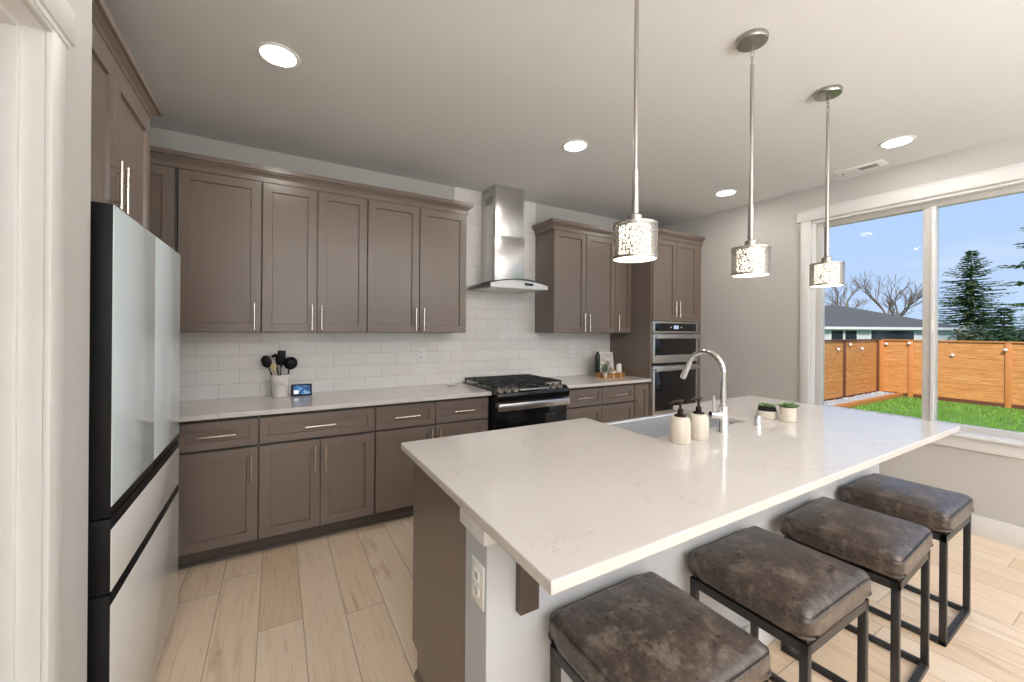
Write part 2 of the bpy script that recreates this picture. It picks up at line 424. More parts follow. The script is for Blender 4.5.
    def build(s, name, mat, parent=None, smooth=True, label=None, bevel=0, angle=38, subsurf=0, kind=None):
        bmesh.ops.recalc_face_normals(s.bm, faces=s.bm.faces)
        me = bpy.data.meshes.new(name)
        org = LOC.get(parent.name, Vector((0, 0, 0))) if parent else Vector((0, 0, 0))
        if org.length: bmesh.ops.translate(s.bm, vec=-org, verts=s.bm.verts)
        s.bm.to_mesh(me); s.bm.free()
        me.materials.append(mat)
        if smooth:
            me.shade_smooth(); me.set_sharp_from_angle(angle=R(angle))
        o = bpy.data.objects.new(name, me); COL.objects.link(o)
        if parent: o.parent = parent; LOC[o.name] = org
        if bevel:
            md = o.modifiers.new('bevel', 'BEVEL'); md.width = bevel; md.segments = 2; md.limit_method = 'ANGLE'; md.angle_limit = R(40)
        if subsurf:
            md = o.modifiers.new('sub', 'SUBSURF'); md.levels = subsurf; md.render_levels = subsurf
        if label: o['label'] = label
        if kind: o['kind'] = kind
        return o

def tag(o, label, cat, group=None, kind=None):
    o['label'] = label; o['category'] = cat
    if group: o['group'] = group
    if kind: o['kind'] = kind
    return o
def thing(name, label, cat, loc=(0, 0, 0), group=None):
    o = bpy.data.objects.new(name, None); COL.objects.link(o); o.location = loc; o.empty_display_size = .05
    LOC[o.name] = Vector(loc); return tag(o, label, cat, group)
def struct(o): o['kind'] = 'structure'; return o
def dup(root, loc, rotz, label):
    r = root.copy(); COL.objects.link(r); r.location = loc; r.rotation_euler = (0, 0, rotz); r['label'] = label
    LOC[r.name] = Vector(loc)
    for ch in list(root.children):
        c = ch.copy(); COL.objects.link(c); c.parent = r
        for g in list(ch.children):
            d = g.copy(); COL.objects.link(d); d.parent = c
    return r

# ============================================================ SETTING
ZC = 2.76; YB = 3.55; XR = 4.28; XS = -.451; YF = -4.6; XA = -1.18
struct(MB().box(XA - .2, XR + .15, YF - .15, YB + .15, -.12, 0).build('floor', M['floor'], smooth=False))
struct(MB().box(XA - .2, XR + .15, YF - .15, YB + .15, ZC, ZC + .15).build('ceiling', M['ceiling'], smooth=False))
wb = struct(MB().box(XA - .2, XR + .15, YB, YB + .15, 0, ZC).build('wall_back', M['wall'], smooth=False))
t = MB(); t.prism([(XA, .914), (3.425, .914), (3.425, 1.393), (2.352, 1.393), (2.352, ZC), (1.432, ZC), (1.432, 1.393), (XA, 1.393)], YB - .010, YB + .001, 'y')
t.build('subway_tile', M['tile'], wb, smooth=False, label='glossy white subway tile backsplash')
# window wall
WY0, WY1, WZ0, WZ1 = -1.02, 1.83, .685, 2.445
m = MB(); m.box(XR, XR + .15, WY1, YB, 0, ZC); m.box(XR, XR + .15, YF, WY0, 0, ZC)
m.box(XR, XR + .15, WY0, WY1, 0, WZ0); m.box(XR, XR + .15, WY0, WY1, WZ1, ZC)
struct(m.build('wall_right', M['wall'], smooth=False))
# left wall with the cased opening, and the alcove behind the refrigerator
DY0, DY1, DZ = .35, 1.309, 2.088
m = MB(); m.box(XS - .14, XS, DY1 + .012, 1.57, 0, ZC); m.box(XS - .14, XS, YF, DY0 - .012, 0, ZC); m.box(XS - .14, XS, DY0 - .012, DY1 + .012, DZ + .012, ZC)
struct(m.build('wall_left', M['white_wall'], smooth=False))
m = MB(); m.box(XA - .14, XA, 1.43, YB, 0, ZC); m.box(XA, XS - .14, 1.43, 1.57, 0, ZC)
struct(m.build('wall_alcove', M['wall'], smooth=False))
m = MB(); m.box(XA - .14, XA, YF, 1.43, 0, ZC)
struct(m.build('wall_hall', M['white_wall'], smooth=False))
m = MB()
RX0, RX1, RZ0, RZ1 = .6, 3.6, .1, 2.3
m.box(XA - .2, RX0, YF - .15, YF, 0, ZC); m.box(RX1, XR + .15, YF - .15, YF, 0, ZC); m.box(RX0, RX1, YF - .15, YF, 0, RZ0); m.box(RX0, RX1, YF - .15, YF, RZ1, ZC)
struct(m.build('wall_rear', M['wall'], smooth=False))

# window in the right wall
win = bpy.data.objects.new('window_1', None); COL.objects.link(win); struct(win)
m = MB(); m.box(XR - .022, XR, -1.16, 1.94, 2.455, 2.551, .003); m.box(XR - .03, XR, -1.17, 1.95, 2.545, 2.556)
m.build('header_casing', M['trim'], win)
m = MB(); m.box(XR - .018, XR, 1.83, 1.905, .70, 2.455, .003); m.build('side_casing', M['trim'], win)
m = MB(); m.box(XR - .018, XR, -1.10, -1.02, .70, 2.455, .003); m.build('side_casing', M['trim'], win)
m = MB(); m.box(XR - .045, XR + .0, -1.12, 1.925, .678, .702, .004); m.box(XR - .01, XR + .148, WY0 + .001, 1.829, .6851, .7015); m.build('window_sill', M['trim'], win)
m = MB(); m.box(XR - .018, XR, -1.08, 1.90, .593, .676, .003); m.build('apron', M['trim'], win)
m = MB(); m.box(XR, XR + .09, 1.815, 1.83, .70, WZ1); m.box(XR, XR + .09, WY0, WY0 + .015, .70, WZ1); m.box(XR, XR + .09, WY0, 1.83, WZ1 - .012, WZ1)
m.build('reveal', M['trim'], win)
m = MB(); a, b = XR + .075, XR + .135
m.box(a, b, 1.765, 1.815, .70, 2.433, .003); m.box(a, b, WY0 + .015, WY0 + .065, .70, 2.433, .003)
m.box(a + .001, b, WY0 + .064, 1.766, .70, .748, .003); m.box(a + .001, b, WY0 + .064, 1.766, 2.39, 2.433, .003)
m.build('window_frame', M['vinyl'], win)
for y in (1.055, -.30):
    m = MB(); m.box(a - .012, b, y - .036, y + .036, .745, 2.392, .004); mu = m.build('mullion', M['vinyl'], win)
    m = MB(); m.box(a - .024, a - .01, y - .034, y - .012, .745, 2.392, .002); m.build('sash_edge', M['trim'], mu)
    m = MB(); m.box(a - .034, a - .02, y - .030, y - .014, 1.42, 1.52, .003); m.build('sash_lock', M['white_plastic'], mu)
for y0, y1 in ((1.091, 1.765), (-.264, 1.019), (-.955, -.336)):
    m = MB(); m.box(a + .028, a + .033, y0 - .004, y1 + .004, .744, 2.394); m.build('window_glass', M['glass'], win, smooth=False)
# rear window behind the camera
win2 = bpy.data.objects.new('window_2', None); COL.objects.link(win2); struct(win2)
m = MB(); y = YF - .1
for x in (RX0, 2.06, RX1 - .08): m.box(x, x + .08, y - .03, y + .03, RZ0, RZ1, .003)
for z in (RZ0, RZ1 - .08): m.box(RX0, RX1, y - .03, y + .03, z, z + .08, .003)
m.build('window_frame', M['vinyl'], win2)
m = MB(); m.box(RX0 + .07, 2.07, y - .003, y + .003, RZ0 + .07, RZ1 - .07); m.build('window_glass', M['glass'], win2, smooth=False)
m = MB(); m.box(2.13, RX1 - .07, y - .003, y + .003, RZ0 + .07, RZ1 - .07); m.build('window_glass', M['glass'], win2, smooth=False)
# cased opening in the left wall
dr = bpy.data.objects.new('door_1', None); COL.objects.link(dr); struct(dr)
m = MB(); m.box(XS, XS + .02, DY0 - .10, 1.402, 2.113, 2.196, .002); m.box(XS, XS + .015, DY0 - .08, 1.388, 2.100, 2.1135); m.build('head_casing', M['trim'], dr)
m = MB(); m.box(XS, XS + .012, DY1, 1.377, 0, 2.105, .002); m.build('side_casing', M['trim'], dr)
m = MB(); m.box(XS, XS + .012, DY0 - .068, DY0, 0, 2.105, .002); m.build('side_casing', M['trim'], dr)
m = MB(); m.box(XS, XS + .012, DY0, DY1, DZ, 2.105, .002); m.build('head_casing', M['trim'], dr)
m = MB(); m.box(XS - .14, XS, DY1 - .001, DY1 + .012, 0, DZ + .001); m.box(XS - .14, XS, DY0 - .012, DY0 + .001, 0, DZ + .001); m.box(XS - .14, XS, DY0, DY1, DZ - .001, DZ + .012)
m.build('jamb', M['trim'], dr)
m = MB(); m.box(XS - .085, XS - .037, DY1 - .013, DY1, 0, DZ, .002); m.box(XS - .085, XS - .037, DY0, DY0 + .013, 0, DZ, .002); m.box(XS - .085, XS - .037, DY0 + .012, DY1 - .012, DZ - .013, DZ, .002)
m.build('door_stop', M['trim'], dr)
# baseboards
struct(MB().box(XR - .014, XR, YF, 2.93, 0, .14, .003).build('baseboard_right', M['trim']))
m = MB(); m.box(XS, XS + .014, 1.377, 1.57, 0, .14, .003); m.box(XS, XS + .014, YF, DY0 - .068, 0, .14, .003); struct(m.build('baseboard_left', M['trim']))
struct(MB().box(XS + .014, XR - .014, YF, YF + .014, 0, .095, .003).build('baseboard_rear', M['trim']))

# ============================================================ RECESSED LIGHTS, VENT
def downlight(x, y, label, seen=True):
    t = thing('recessed_light', label, 'ceiling light', (x, y, ZC), 'recessed ceiling lights')
    m = MB(); m.lathe([(.074, -.001), (.078, -.006), (.094, -.004), (.096, 0.001), (.074, .001)], (x, y, ZC), 40, close=True); m.build('trim_ring', M['white_plastic'], t)
    m = MB(); m.lathe([(0, -.003), (.075, -.003), (.075, .001), (0, .001)], (x, y, ZC), 40); m.build('lens', M['lens'], t)
    return t
d0 = downlight(0, 2.285, 'recessed ceiling light above the refrigerator and base cabinets')
dup(d0, (1.861, 2.29, ZC), 0, 'recessed ceiling light in front of the range hood chimney')
dup(d0, (3.735, 2.315, ZC), 0, 'recessed ceiling light nearest the oven cabinet corner')
dup(d0, (3.74, 1.075, ZC), 0, 'recessed ceiling light beside the ceiling vent and window')
for i, (x, y) in enumerate([(.0, -.6), (1.86, -.6), (3.74, -.6), (0, -2.2), (1.86, -2.2), (3.74, -2.2), (1.0, -3.8), (2.9, -3.8)]):  # extra unseen downlights, added to raise the room's light
    dup(d0, (x, y, ZC), 0, 'added recessed ceiling light over the unseen living area')
t = thing('ceiling_vent', 'white rectangular ceiling air vent near the window', 'vent', (4.09, 1.40, ZC))
m = MB(); m.box(4.02, 4.165, 1.245, 1.555, ZC - .008, ZC + .002, .003); m.build('frame', M['white_plastic'], t)
m = MB()
for i in range(9): m.box(4.055, 4.13, 1.29 + i * .013, 1.296 + i * .013, ZC - .0105, ZC - .007)
m.build('grille', M['dark_metal'], t)
m = MB(); m.box(4.085, 4.10, 1.51, 1.518, ZC - .018, ZC - .006); m.build('damper_lever', M['dark_metal'], t)

# ============================================================ CABINETRY
CAB, HND = M['cab'], M['handle']
def bar(parent, pl, f, u, z, ln, vertical):
    """bar pull in front of face f"""
    m = MB(); so = .032
    def P(uu, d, zz): return (uu, f - d, zz) if pl == 'y' else (f + d, uu, zz)
    h = ln / 2
    if vertical:
        m.tube([P(u, so, z - h), P(u, so, z + h)], .006, 10)
        for k in (-1, 1): m.tube([P(u, -.001, z + k * h * .7), P(u, so, z + k * h * .7)], .0045, 8)
    else:
        m.tube([P(u - h, so, z), P(u + h, so, z)], .006, 10)
        for k in (-1, 1): m.tube([P(u + k * h * .7, -.001, z), P(u + k * h * .7, so, z)], .0045, 8)
    return m.build('handle', HND, parent, label='brushed nickel bar handle')
def door(t, pl, f, u0, u1, z0, z1, hu=None, hz=None, hl=.18, rail=.057):
    d = MB().shaker(pl, f, u0, u1, z0, z1, rail=rail).build('door', CAB, t)
    if hu is not None: bar(d, pl, f, hu, hz, hl, True)
    return d
def drawer(t, f, u0, u1, z0, z1, hl=.185):
    d = MB().shaker('y', f, u0, u1, z0, z1, rail=.045).build('drawer', CAB, t)
    bar(d, 'y', f, (u0 + u1) / 2, (z0 + z1) / 2, hl, False); return d
G = .003
# --- uppers, back wall
FU = 3.212; UZ0, UZ1 = 1.393, 2.425
def upper(label, x0, x1, splits, handles, z0=UZ0, z1=UZ1, f=FU, name='wall_cabinet', group='taupe wall cabinets'):
    t = thing(name, label, 'cabinet', ((x0 + x1) / 2, f + .02, z0), group)
    MB().box(x0, x1, f + .021, YB - .0005, z0, z1, .001).build('body', CAB, t)
    xs = [x0] + splits + [x1]
    for i in range(len(xs) - 1):
        door(t, 'y', f, xs[i] + G, xs[i + 1] - G, z0 + .004, z1 - .012, handles[i], z0 + .107, .18)
    return t
upper('taupe corner wall cabinet half hidden behind the refrigerator', XA + .02, -.548, [], [None])
upper('single-door taupe wall cabinet above the utensil crock', -.535, -.089, [], [-.127])
upper('double-door taupe wall cabinet above the small display', -.087, .597, [.252], [.219, .281])
upper('double-door taupe wall cabinet beside the hood with outlet below', .599, 1.42, [1.005], [.972, 1.038])
upper('double-door taupe wall cabinet on the oven side of the hood', 2.355, 3.178, [2.768], [2.735, 2.801])
upper('narrow single-door wall cabinet against the oven tower', 3.18, 3.428, [], [3.215])
# dark strip that paints in the shade of the corner gap
tag(MB().box(-.547, -.536, FU + .012, FU + .05, UZ0, UZ1).build('gap_shade_strip', M['gap_shade']), 'thin dark strip painting the shaded gap between corner and single wall cabinets', 'filler')
CROWN = [(0, 2.418), (.012, 2.418), (.012, 2.450), (.016, 2.452), (.022, 2.462), (.038, 2.474), (.038, 2.480), (.050, 2.482), (.050, 2.512), (0, 2.512)]
def crown(path, label):
    m = MB(); m.sweep(path, CROWN); o = m.build('crown_molding', CAB, None, smooth=False); return tag(o, label, 'molding', 'crown molding on the cabinets')
crown([(XA + .01, FU + .018), (1.421, FU + .018), (1.421, YB)], 'long taupe crown molding left of the range hood')
crown([(2.354, YB), (2.354, FU + .018), (3.43, FU + .018), (3.43, 2.945), (XR - .001, 2.945)], 'taupe crown molding stepping out over the oven tower')
# --- over-fridge cabinet (doors face +x)
FX = -.535
t = thing('fridge_cabinet', 'deep double-door taupe cabinet above the refrigerator', 'cabinet', (-.85, 2.1, 1.83), 'taupe wall cabinets')
MB().box(XA + .001, FX - .021, 1.58, 2.585, 1.83, UZ1, .001).build('body', CAB, t)
door(t, 'x', FX, 1.585, 2.092, 1.834, UZ1 - .012, 2.04, 1.955, .18)
door(t, 'x', FX, 2.096, 2.582, 1.834, UZ1 - .012, 2.113, 1.955, .18)
crown([(FX - .018, 1.575), (FX - .018, 2.587), (XA + .002, 2.587)][::-1][::-1], 'taupe crown molding above the refrigerator')
t = MB().box(XA + .01, FX - .03, 2.562, 2.584, 0, 1.829, .001).build('fridge_side_panel', CAB)
tag(t, 'tall taupe panel beside the refrigerator', 'panel')

# --- base cabinets
FB = 2.955
def base(label, x0, x1, group='taupe base cabinets'):
    t = thing('base_cabinet', label, 'cabinet', ((x0 + x1) / 2, FB + .3, 0), group)
    MB().box(x0, x1, FB + .021, YB - .001, .10, .883, .001).build('body', CAB, t)
    MB().box(x0 + .004, x1 - .004, FB + .015, FB + .022, .102, .88).build('gap', M['gap_shade'], t)  # dark sheet behind the fronts, paints shade into the gaps between them
    return t
DZ0, DZ1, OZ0, OZ1 = .700, .862, .108, .685
t = base('base cabinet tucked into the corner behind the refrigerator', XA + .001, -.54); door(t, 'y', FB, -.93, -.548, OZ0, DZ1)
t = base('base cabinet with one drawer over one door', -.538, -.091); drawer(t, FB, -.505, -.094, DZ0, DZ1); door(t, 'y', FB, -.505, -.094, OZ0, OZ1, -.126, .565)
MB().box(-.538, -.508, FB + .004, FB + .02, .108, DZ1).build('filler', CAB, t)
t = base('widest drawer over two doors base cabinet', -.089, .607); drawer(t, FB, -.086, .604, DZ0, DZ1); door(t, 'y', FB, -.086, .257, OZ0, OZ1, .227, .568); door(t, 'y', FB, .261, .604, OZ0, OZ1, .291, .568)
t = base('two-drawer base cabinet beside the range with outlet above', .609, 1.522); drawer(t, FB, .617, 1.055, DZ0, DZ1); drawer(t, FB, 1.060, 1.51, DZ0, DZ1, .17); door(t, 'y', FB, .617, 1.055, OZ0, OZ1, 1.026, .58); door(t, 'y', FB, 1.060, 1.51, OZ0, OZ1, 1.089, .58)
t = base('two-drawer base cabinet between the range and oven tower', 2.272, 3.208); drawer(t, FB, 2.28, 2.762, DZ0, DZ1); drawer(t, FB, 2.767, 3.203, DZ0, DZ1, .17); door(t, 'y', FB, 2.28, 2.762, OZ0, OZ1, 2.733, .59); door(t, 'y', FB, 2.767, 3.203, OZ0, OZ1, 2.796, .59)
t = base('narrow one-door base cabinet against the oven tower', 3.21, 3.428); door(t, 'y', FB, 3.214, 3.424, OZ0, DZ1, 3.243, .74)
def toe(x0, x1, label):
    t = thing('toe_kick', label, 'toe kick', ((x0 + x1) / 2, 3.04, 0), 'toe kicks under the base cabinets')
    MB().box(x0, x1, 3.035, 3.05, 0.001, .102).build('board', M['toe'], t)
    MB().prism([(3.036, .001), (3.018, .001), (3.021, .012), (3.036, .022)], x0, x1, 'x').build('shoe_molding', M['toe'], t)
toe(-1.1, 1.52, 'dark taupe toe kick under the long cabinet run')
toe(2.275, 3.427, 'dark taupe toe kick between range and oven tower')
# worktops
def slab(pts, label, name='countertop', z0=.884, z1=.914):
    m = MB(); m.prism(pts, z0, z1, 'z'); o = m.build(name, M['quartz'], None, smooth=False, bevel=.003); return tag(o, label, 'countertop')
slab([(XA + .001, 2.925), (1.528, 2.925), (1.528, YB - .0105), (XA + .001, YB - .0105)], 'long white quartz countertop holding the utensil crock')
slab([(2.270, 2.925), (3.428, 2.925), (3.428, YB - .0105), (2.270, YB - .0105)], 'short white quartz countertop holding the decorated tray')

# --- oven tower
t = thing('oven_tower', 'tall taupe cabinet housing the double wall oven', 'cabinet', (3.85, 3.2, 0))
m = MB(); m.box(3.43, 3.45, 2.945, YB - .001, 0, UZ1); m.box(4.20, XR - .001, 2.945, YB - .001, 0, UZ1); m.box(3.45, 4.20, 2.95, YB - .001, 1.53, UZ1); m.box(3.45, 4.20, 2.95, YB - .001, 0.10, .50); m.box(3.45, 4.20, 3.5, YB - .001, .5, 1.53); m.box(3.45, 4.2, 3.03, 3.05, 0, .1)
m.build('body', CAB, t, smooth=False)
door(t, 'y', 2.928, 3.452, 3.818, 1.548, UZ1 - .012, 3.788, 1.66, .18); door(t, 'y', 2.928, 3.822, 4.188, 1.548, UZ1 - .012, 3.852, 1.66, .18)
MB().shaker('y', 2.928, 3.452, 4.188, .108, .49).build('drawer', CAB, t)
MB().box(3.425, 4.215, 2.915, 2.95, 1.528, 1.546, .002).build('shelf_rail', CAB, t)
# --- double wall oven
t = thing('double_wall_oven', 'stainless double wall oven with black glass doors', 'oven', (3.82, 3.2, .5))
OX0, OX1 = 3.453, 4.197
MB().box(OX0 + .01, OX1 - .01, 2.96, 3.49, .51, 1.52).build('body', M['black'], t)
cp = MB().box(OX0, OX1, 2.93, 2.962, 1.397, 1.523, .002).build('control_panel', M['steel_h'], t)
MB().box(OX0 + .03, OX1 - .03, 2.926, 2.931, 1.418, 1.503, .001).build('black_glass', M['black_gloss'], cp)
MB().box(3.78, 3.86, 2.9245, 2.9265, 1.442, 1.482).build('clock_display', M['led'], cp)
for i, dx in enumerate((-.085, .085)):
    MB().tube([(3.82 + dx, 2.9265, 1.46), (3.82 + dx, 2.924, 1.46)], .008, 12).build('button', M['white_plastic'], cp)
def oven_door(z0, z1, gz0, gz1, hz):
    d = MB().box(OX0, OX1, 2.928, 2.96, z0, z1, .002).build('oven_door', M['steel_h'], t)
    MB().box(OX0 + .03, OX1 - .03, 2.924, 2.93, gz0, gz1, .001).build('door_glass', M['black_gloss'], d)
    m = MB(); m.box(OX0 + .015, OX1 - .015, 2.885, 2.903, hz - .021, hz + .021, .006)
    for x in (OX0 + .02, OX1 - .045): m.box(x, x + .025, 2.89, 2.93, hz - .016, hz + .016, .003)
    m.build('handle', M['steel_h'], d)
oven_door(1.075, 1.388, 1.158, 1.335, 1.362); oven_door(.515, 1.045, .56, .985, 1.018)

# ============================================================ RANGE
t = thing('gas_range', 'black and stainless slide-in gas range with cast iron grates', 'range', (1.8985, 3.2, 0))
X0, X1 = 1.535, 2.262
MB().box(X0, X1, 2.93, 3.535, .02, .905, .002).build('body', M['black'], t)
for x in (X0 + .05, X1 - .05):
    for y in (3.0, 3.45): MB().lathe([(0, 0), (.02, 0), (.02, .021), (0, .021)], (x, y, 0), 12).build('foot', M['black'], t)
ct = MB().box(X0 - .004, X1 + .004, 2.93, 3.537, .905, .928, .004).build('cooktop', M['black_gloss'], t)
cpn = MB().prism([(2.93, .93), (2.895, .93), (2.845, .905), (2.835, .875), (2.845, .83), (2.93, .83)], X0 - .002, X1 + .002, 'x').build('control_panel', M['black_gloss'], t, bevel=.004)
MB().prism([(2.93, .9305), (2.897, .9325), (2.848, .9085), (2.85, .904), (2.93, .924)], X0, X1, 'x').build('trim_strip', M['black_gloss'], cpn)
MB().box(1.755, 2.06, 2.862, 2.876, .9145, .9255, .002).build('steel_strip', M['steel_h'], cpn)
nrm = Vector((0, -.025, .05)).normalized()
for x in (1.575, 1.645, 1.715, 2.10, 2.172):
    c = Vector((x, 2.872, .920)); m = MB(); m.tube([c, c + nrm * .012, c + nrm * .012, c + nrm * .034], .02, 24, radii=[.029, .029, .023, .020])
    kb = m.build('knob', M['steel'], t); m = MB(); m.tube([c + nrm * .034, c + nrm * .0352], .013, 16); m.build('knob_cap', M['black'], kb)
od = MB().box(X0, X1, 2.875, 2.932, .22, .825, .005).build('oven_door', M['black_gloss'], t)
MB().box(X0 + .12, X1 - .12, 2.873, 2.877, .34, .70, .001).build('door_glass', M['black_gloss'], od)
m = MB(); m.box(X0 + .005, X1 - .005, 2.822, 2.842, .765, .822, .005, 2)
for x in (X0 + .01, X1 - .045): m.box(x, x + .035, 2.836, 2.88, .775, .815, .003)
m.build('handle', M['steel_h'], od)
MB().box(X0, X1, 2.885, 2.932, .05, .21, .004).build('drawer', M['black_gloss'], t)
for gx0, gx1 in ((X0 + .008, X0 + .262), (X0 + .268, X1 - .268), (X1 - .262, X1 - .008)):
    m = MB(); z = .953; y0, y1 = 2.945, 3.515
    for x in (gx0 + .006, gx1 - .006): m.box(x - .006, x + .006, y0, y1, z, z + .013, .003, 1)
    for y in (y0 + .006, y1 - .006): m.box(gx0, gx1, y - .006, y + .006, z, z + .013, .003, 1)
    for y in (3.09, 3.23, 3.37): m.box(gx0, gx1, y - .005, y + .005, z + .001, z + .013, .002, 1)
    for k in (1, 2, 3): xx = gx0 + (gx1 - gx0) * k / 4; m.box(xx - .005, xx + .005, y0, y1, z + .001, z + .0135, .002, 1)
    for x in (gx0 + .008, gx1 - .008):
        for y in (y0 + .008, y1 - .008): m.box(x - .006, x + .006, y - .006, y + .006, .927, z + .002)
    m.build('grate', M['black_matte'], t)
for x, y, r in ((X0 + .135, 3.10, .045), (X0 + .135, 3.38, .035), (1.8985, 3.24, .05), (X1 - .135, 3.10, .04), (X1 - .135, 3.38, .04)):
    m = MB(); m.lathe([(0, .020), (r * .8, .020), (r, .014), (r, .006), (r * 1.3, .004), (r * 1.3, -.001), (0, -.001)], (x, y, .928), 24); m.build('burner', M['black_matte'], t)

# ============================================================ HOOD
t = thing('range_hood', 'stainless chimney range hood with curved glass canopy', 'range hood', (1.87, 3.4, 1.8))
MB().box(1.722, 2.028, 3.258, YB - .011, 2.28, ZC - .002, .002).build('upper_duct_cover', M['steel_v'], t)
ch = MB().box(1.715, 2.035, 3.25, YB - .011, 1.872, 2.29, .002).build('chimney', M['steel_v'], t)
m = MB()
for side in (1.7205, 2.0295):
    for i in range(4): m.box(side - .0022, side + .0022, 3.31 + .0, 3.46, 2.60 + i * .018, 2.606 + i * .018)
m.build('duct_slots', M['black'], t)
def canopy():
    m = MB(); nx, ny = 28, 8; hw = .385; top = []; bot = []
    def z(s): return 1.872 - .062 * s * s
    for j in range(ny + 1):
        ra, rb = [], []
        for i in range(nx + 1):
            s = -1 + 2 * i / nx
            yf = 3.045 + .24 * (abs(s) ** 2.6); yb = 3.537 - .02 * abs(s)
            y = yf + (yb - yf) * j / ny; x = 1.888 + s * hw
            ra.append(m.bm.verts.new((x, y, z(s) + .004))); rb.append(m.bm.verts.new((x, y, z(s) - .004)))
        top.append(ra); bot.append(rb)
    for j in range(ny):
        for i in range(nx):
            m.bm.faces.new((top[j][i], top[j][i + 1], top[j + 1][i + 1], top[j + 1][i])); m.bm.faces.new((bot[j][i + 1], bot[j][i], bot[j + 1][i], bot[j + 1][i + 1]))
    for j in range(ny):
        m.bm.faces.new((top[j][0], top[j + 1][0], bot[j + 1][0], bot[j][0])); m.bm.faces.new((top[j + 1][nx], top[j][nx], bot[j][nx], bot[j + 1][nx]))
    for i in range(nx):
        m.bm.faces.new((top[0][i + 1], top[0][i], bot[0][i], bot[0][i + 1])); m.bm.faces.new((top[ny][i], top[ny][i + 1], bot[ny][i + 1], bot[ny][i]))
    return m
canopy().build('glass_canopy', M['hood_glass'], t)
def under():
    m = MB(); n = 20; pts = []
    for i in range(n + 1):
        s = -1 + 2 * i / n; pts.append((1.885 + s * .30, 1.866 - .062 * (s * .78) ** 2))
    pts += [(2.185, 1.795), (1.585, 1.795)]
    m.prism(pts, 3.075, 3.538, 'y'); return m
hb = under().build('hood_body', M['steel_soft'], t, angle=20)
MB().box(1.60, 2.17, 3.10, 3.50, 1.792, 1.7955).build('filter_panel', M['steel'], hb)
for x in (1.66, 2.11):
    MB().lathe([(0, -.002), (.03, -.002), (.033, .002), (0, .002)], (x, 3.16, 1.792), 20).build('hood_lamp', M['white_plastic'], hb)
MB().box(1.93, 2.02, 3.0715, 3.0755, 1.822, 1.845, .001).build('button_panel', M['black_gloss'], hb)

# ============================================================ REFRIGERATOR (faces +x)
t = thing('refrigerator', 'tall glass-front french door refrigerator with black sides', 'refrigerator', (-.78, 2.07, 0))
FY0, FY1, FF = 1.597, 2.545, -.410
MB().box(-1.12, -.478, FY0 + .006, FY1 - .006, .03, 1.765, .004).build('body', M['black'], t)
for y in (FY0 + .06, FY1 - .06):
    for x in (-1.05, -.55): MB().lathe([(0, 0), (.025, 0), (.025, .032), (0, .032)], (x, y, 0.0), 12).build('foot', M['black'], t)
MB().box(-.55, -.49, FY0 + .02, FY1 - .02, 1.764, 1.782, .003).build('hinge_cover', M['black'], t)
MB().box(-.479, -.445, FY0 + .012, FY1 - .012, .05, 1.75).build('gap_seal', M['black'], t)
def fdoor(y0, y1, z0, z1, gm, nm='door'):
    d = MB().box(-.474, FF - .0018, y0, y1, z0, z1, .003).build(nm, M['black'], t)
    MB().box(FF - .0025, FF, y0 + .0015, y1 - .0015, z0 + .030 if nm == 'door' else z0 + .004, z1 - .002 if nm == 'door' else z1 - .032, .0015).build('glass_panel', gm, d)
    return d
ym = (FY0 + FY1) / 2
fdoor(FY0, ym - .0012, .872, 1.784, M['fr_top']); fdoor(ym + .0012, FY1, .872, 1.784, M['fr_top'])
fdoor(FY0, FY1, .650, .866, M['fr_low'], 'drawer'); fdoor(FY0, FY1, .035, .645, M['fr_low'], 'drawer')

# ============================================================ ISLAND
t = thing('kitchen_island', 'kitchen island with taupe end panel and grey pony wall', 'kitchen island', (1.88, 1.35, 0))
IX0, IX1 = .51, 3.235
m = MB(); m.box(IX0 + .02, 1.54, 1.143, 1.69, .10, .8835); m.box(1.54, 2.36, 1.143, 1.27, .10, .8835); m.box(1.54, 2.36, 1.27, 1.69, .10, .60); m.box(2.36, IX1 - .02, 1.143, 1.69, .10, .8835); m.box(IX0 + .02, IX1 - .02, 1.143, 1.62, 0, .1)
m.build('body', CAB, t, smooth=False)
m = MB(); m.prism([(1.143, .001), (1.62, .001), (1.62, .10), (1.692, .10), (1.692, .8835), (1.143, .8835)], IX0, IX0 + .02, 'x'); m.build('end_panel', CAB, t, smooth=False)
m = MB(); m.prism([(1.143, .001), (1.62, .001), (1.62, .10), (1.692, .10), (1.692, .8835), (1.143, .8835)], IX1 - .02, IX1, 'x'); m.build('end_panel', CAB, t, smooth=False)
m = MB(); m.prism([(IX0, .001), (IX0 - .014, .001), (IX0 - .012, .018), (IX0, .03)], 1.145, 1.62, 'y'); m.build('shoe_molding', CAB, t, smooth=False)
MB().box(IX0, IX1, 1.0, 1.142, 0.001, .883).build('pony_wall', M['pony'], t, smooth=False, label='light grey painted pony wall')
MB().box(IX0 - .018, IX1 + .018, .982, 1.152, .834, .8835, .002).build('cap_trim', M['trim'], t, label='white trim band under the countertop')
m = MB(); m.box(IX0 - .012, IX1 + .012, .986, 1.0, .001, .14, .002); m.box(IX0 - .012, IX0, .99, 1.15, .001, .14, .002); m.build('baseboard', M['trim'], t)
m = MB(); m.prism([(1.0, .612), (.972, .612), (.972, .76), (.88, .845), (.88, .8835), (1.0, .8835)], .605, .668, 'x'); m.build('bracket', M['wood_dark'], t, smooth=False, label='dark brown support bracket')
for x in (1.06, 1.66, 2.22, 2.80):
    MB().box(x - .028, x + .028, .70, 1.0, .858, .8838, .002).build('support_bar', M['black_steel'], t, label='black flat support bar')
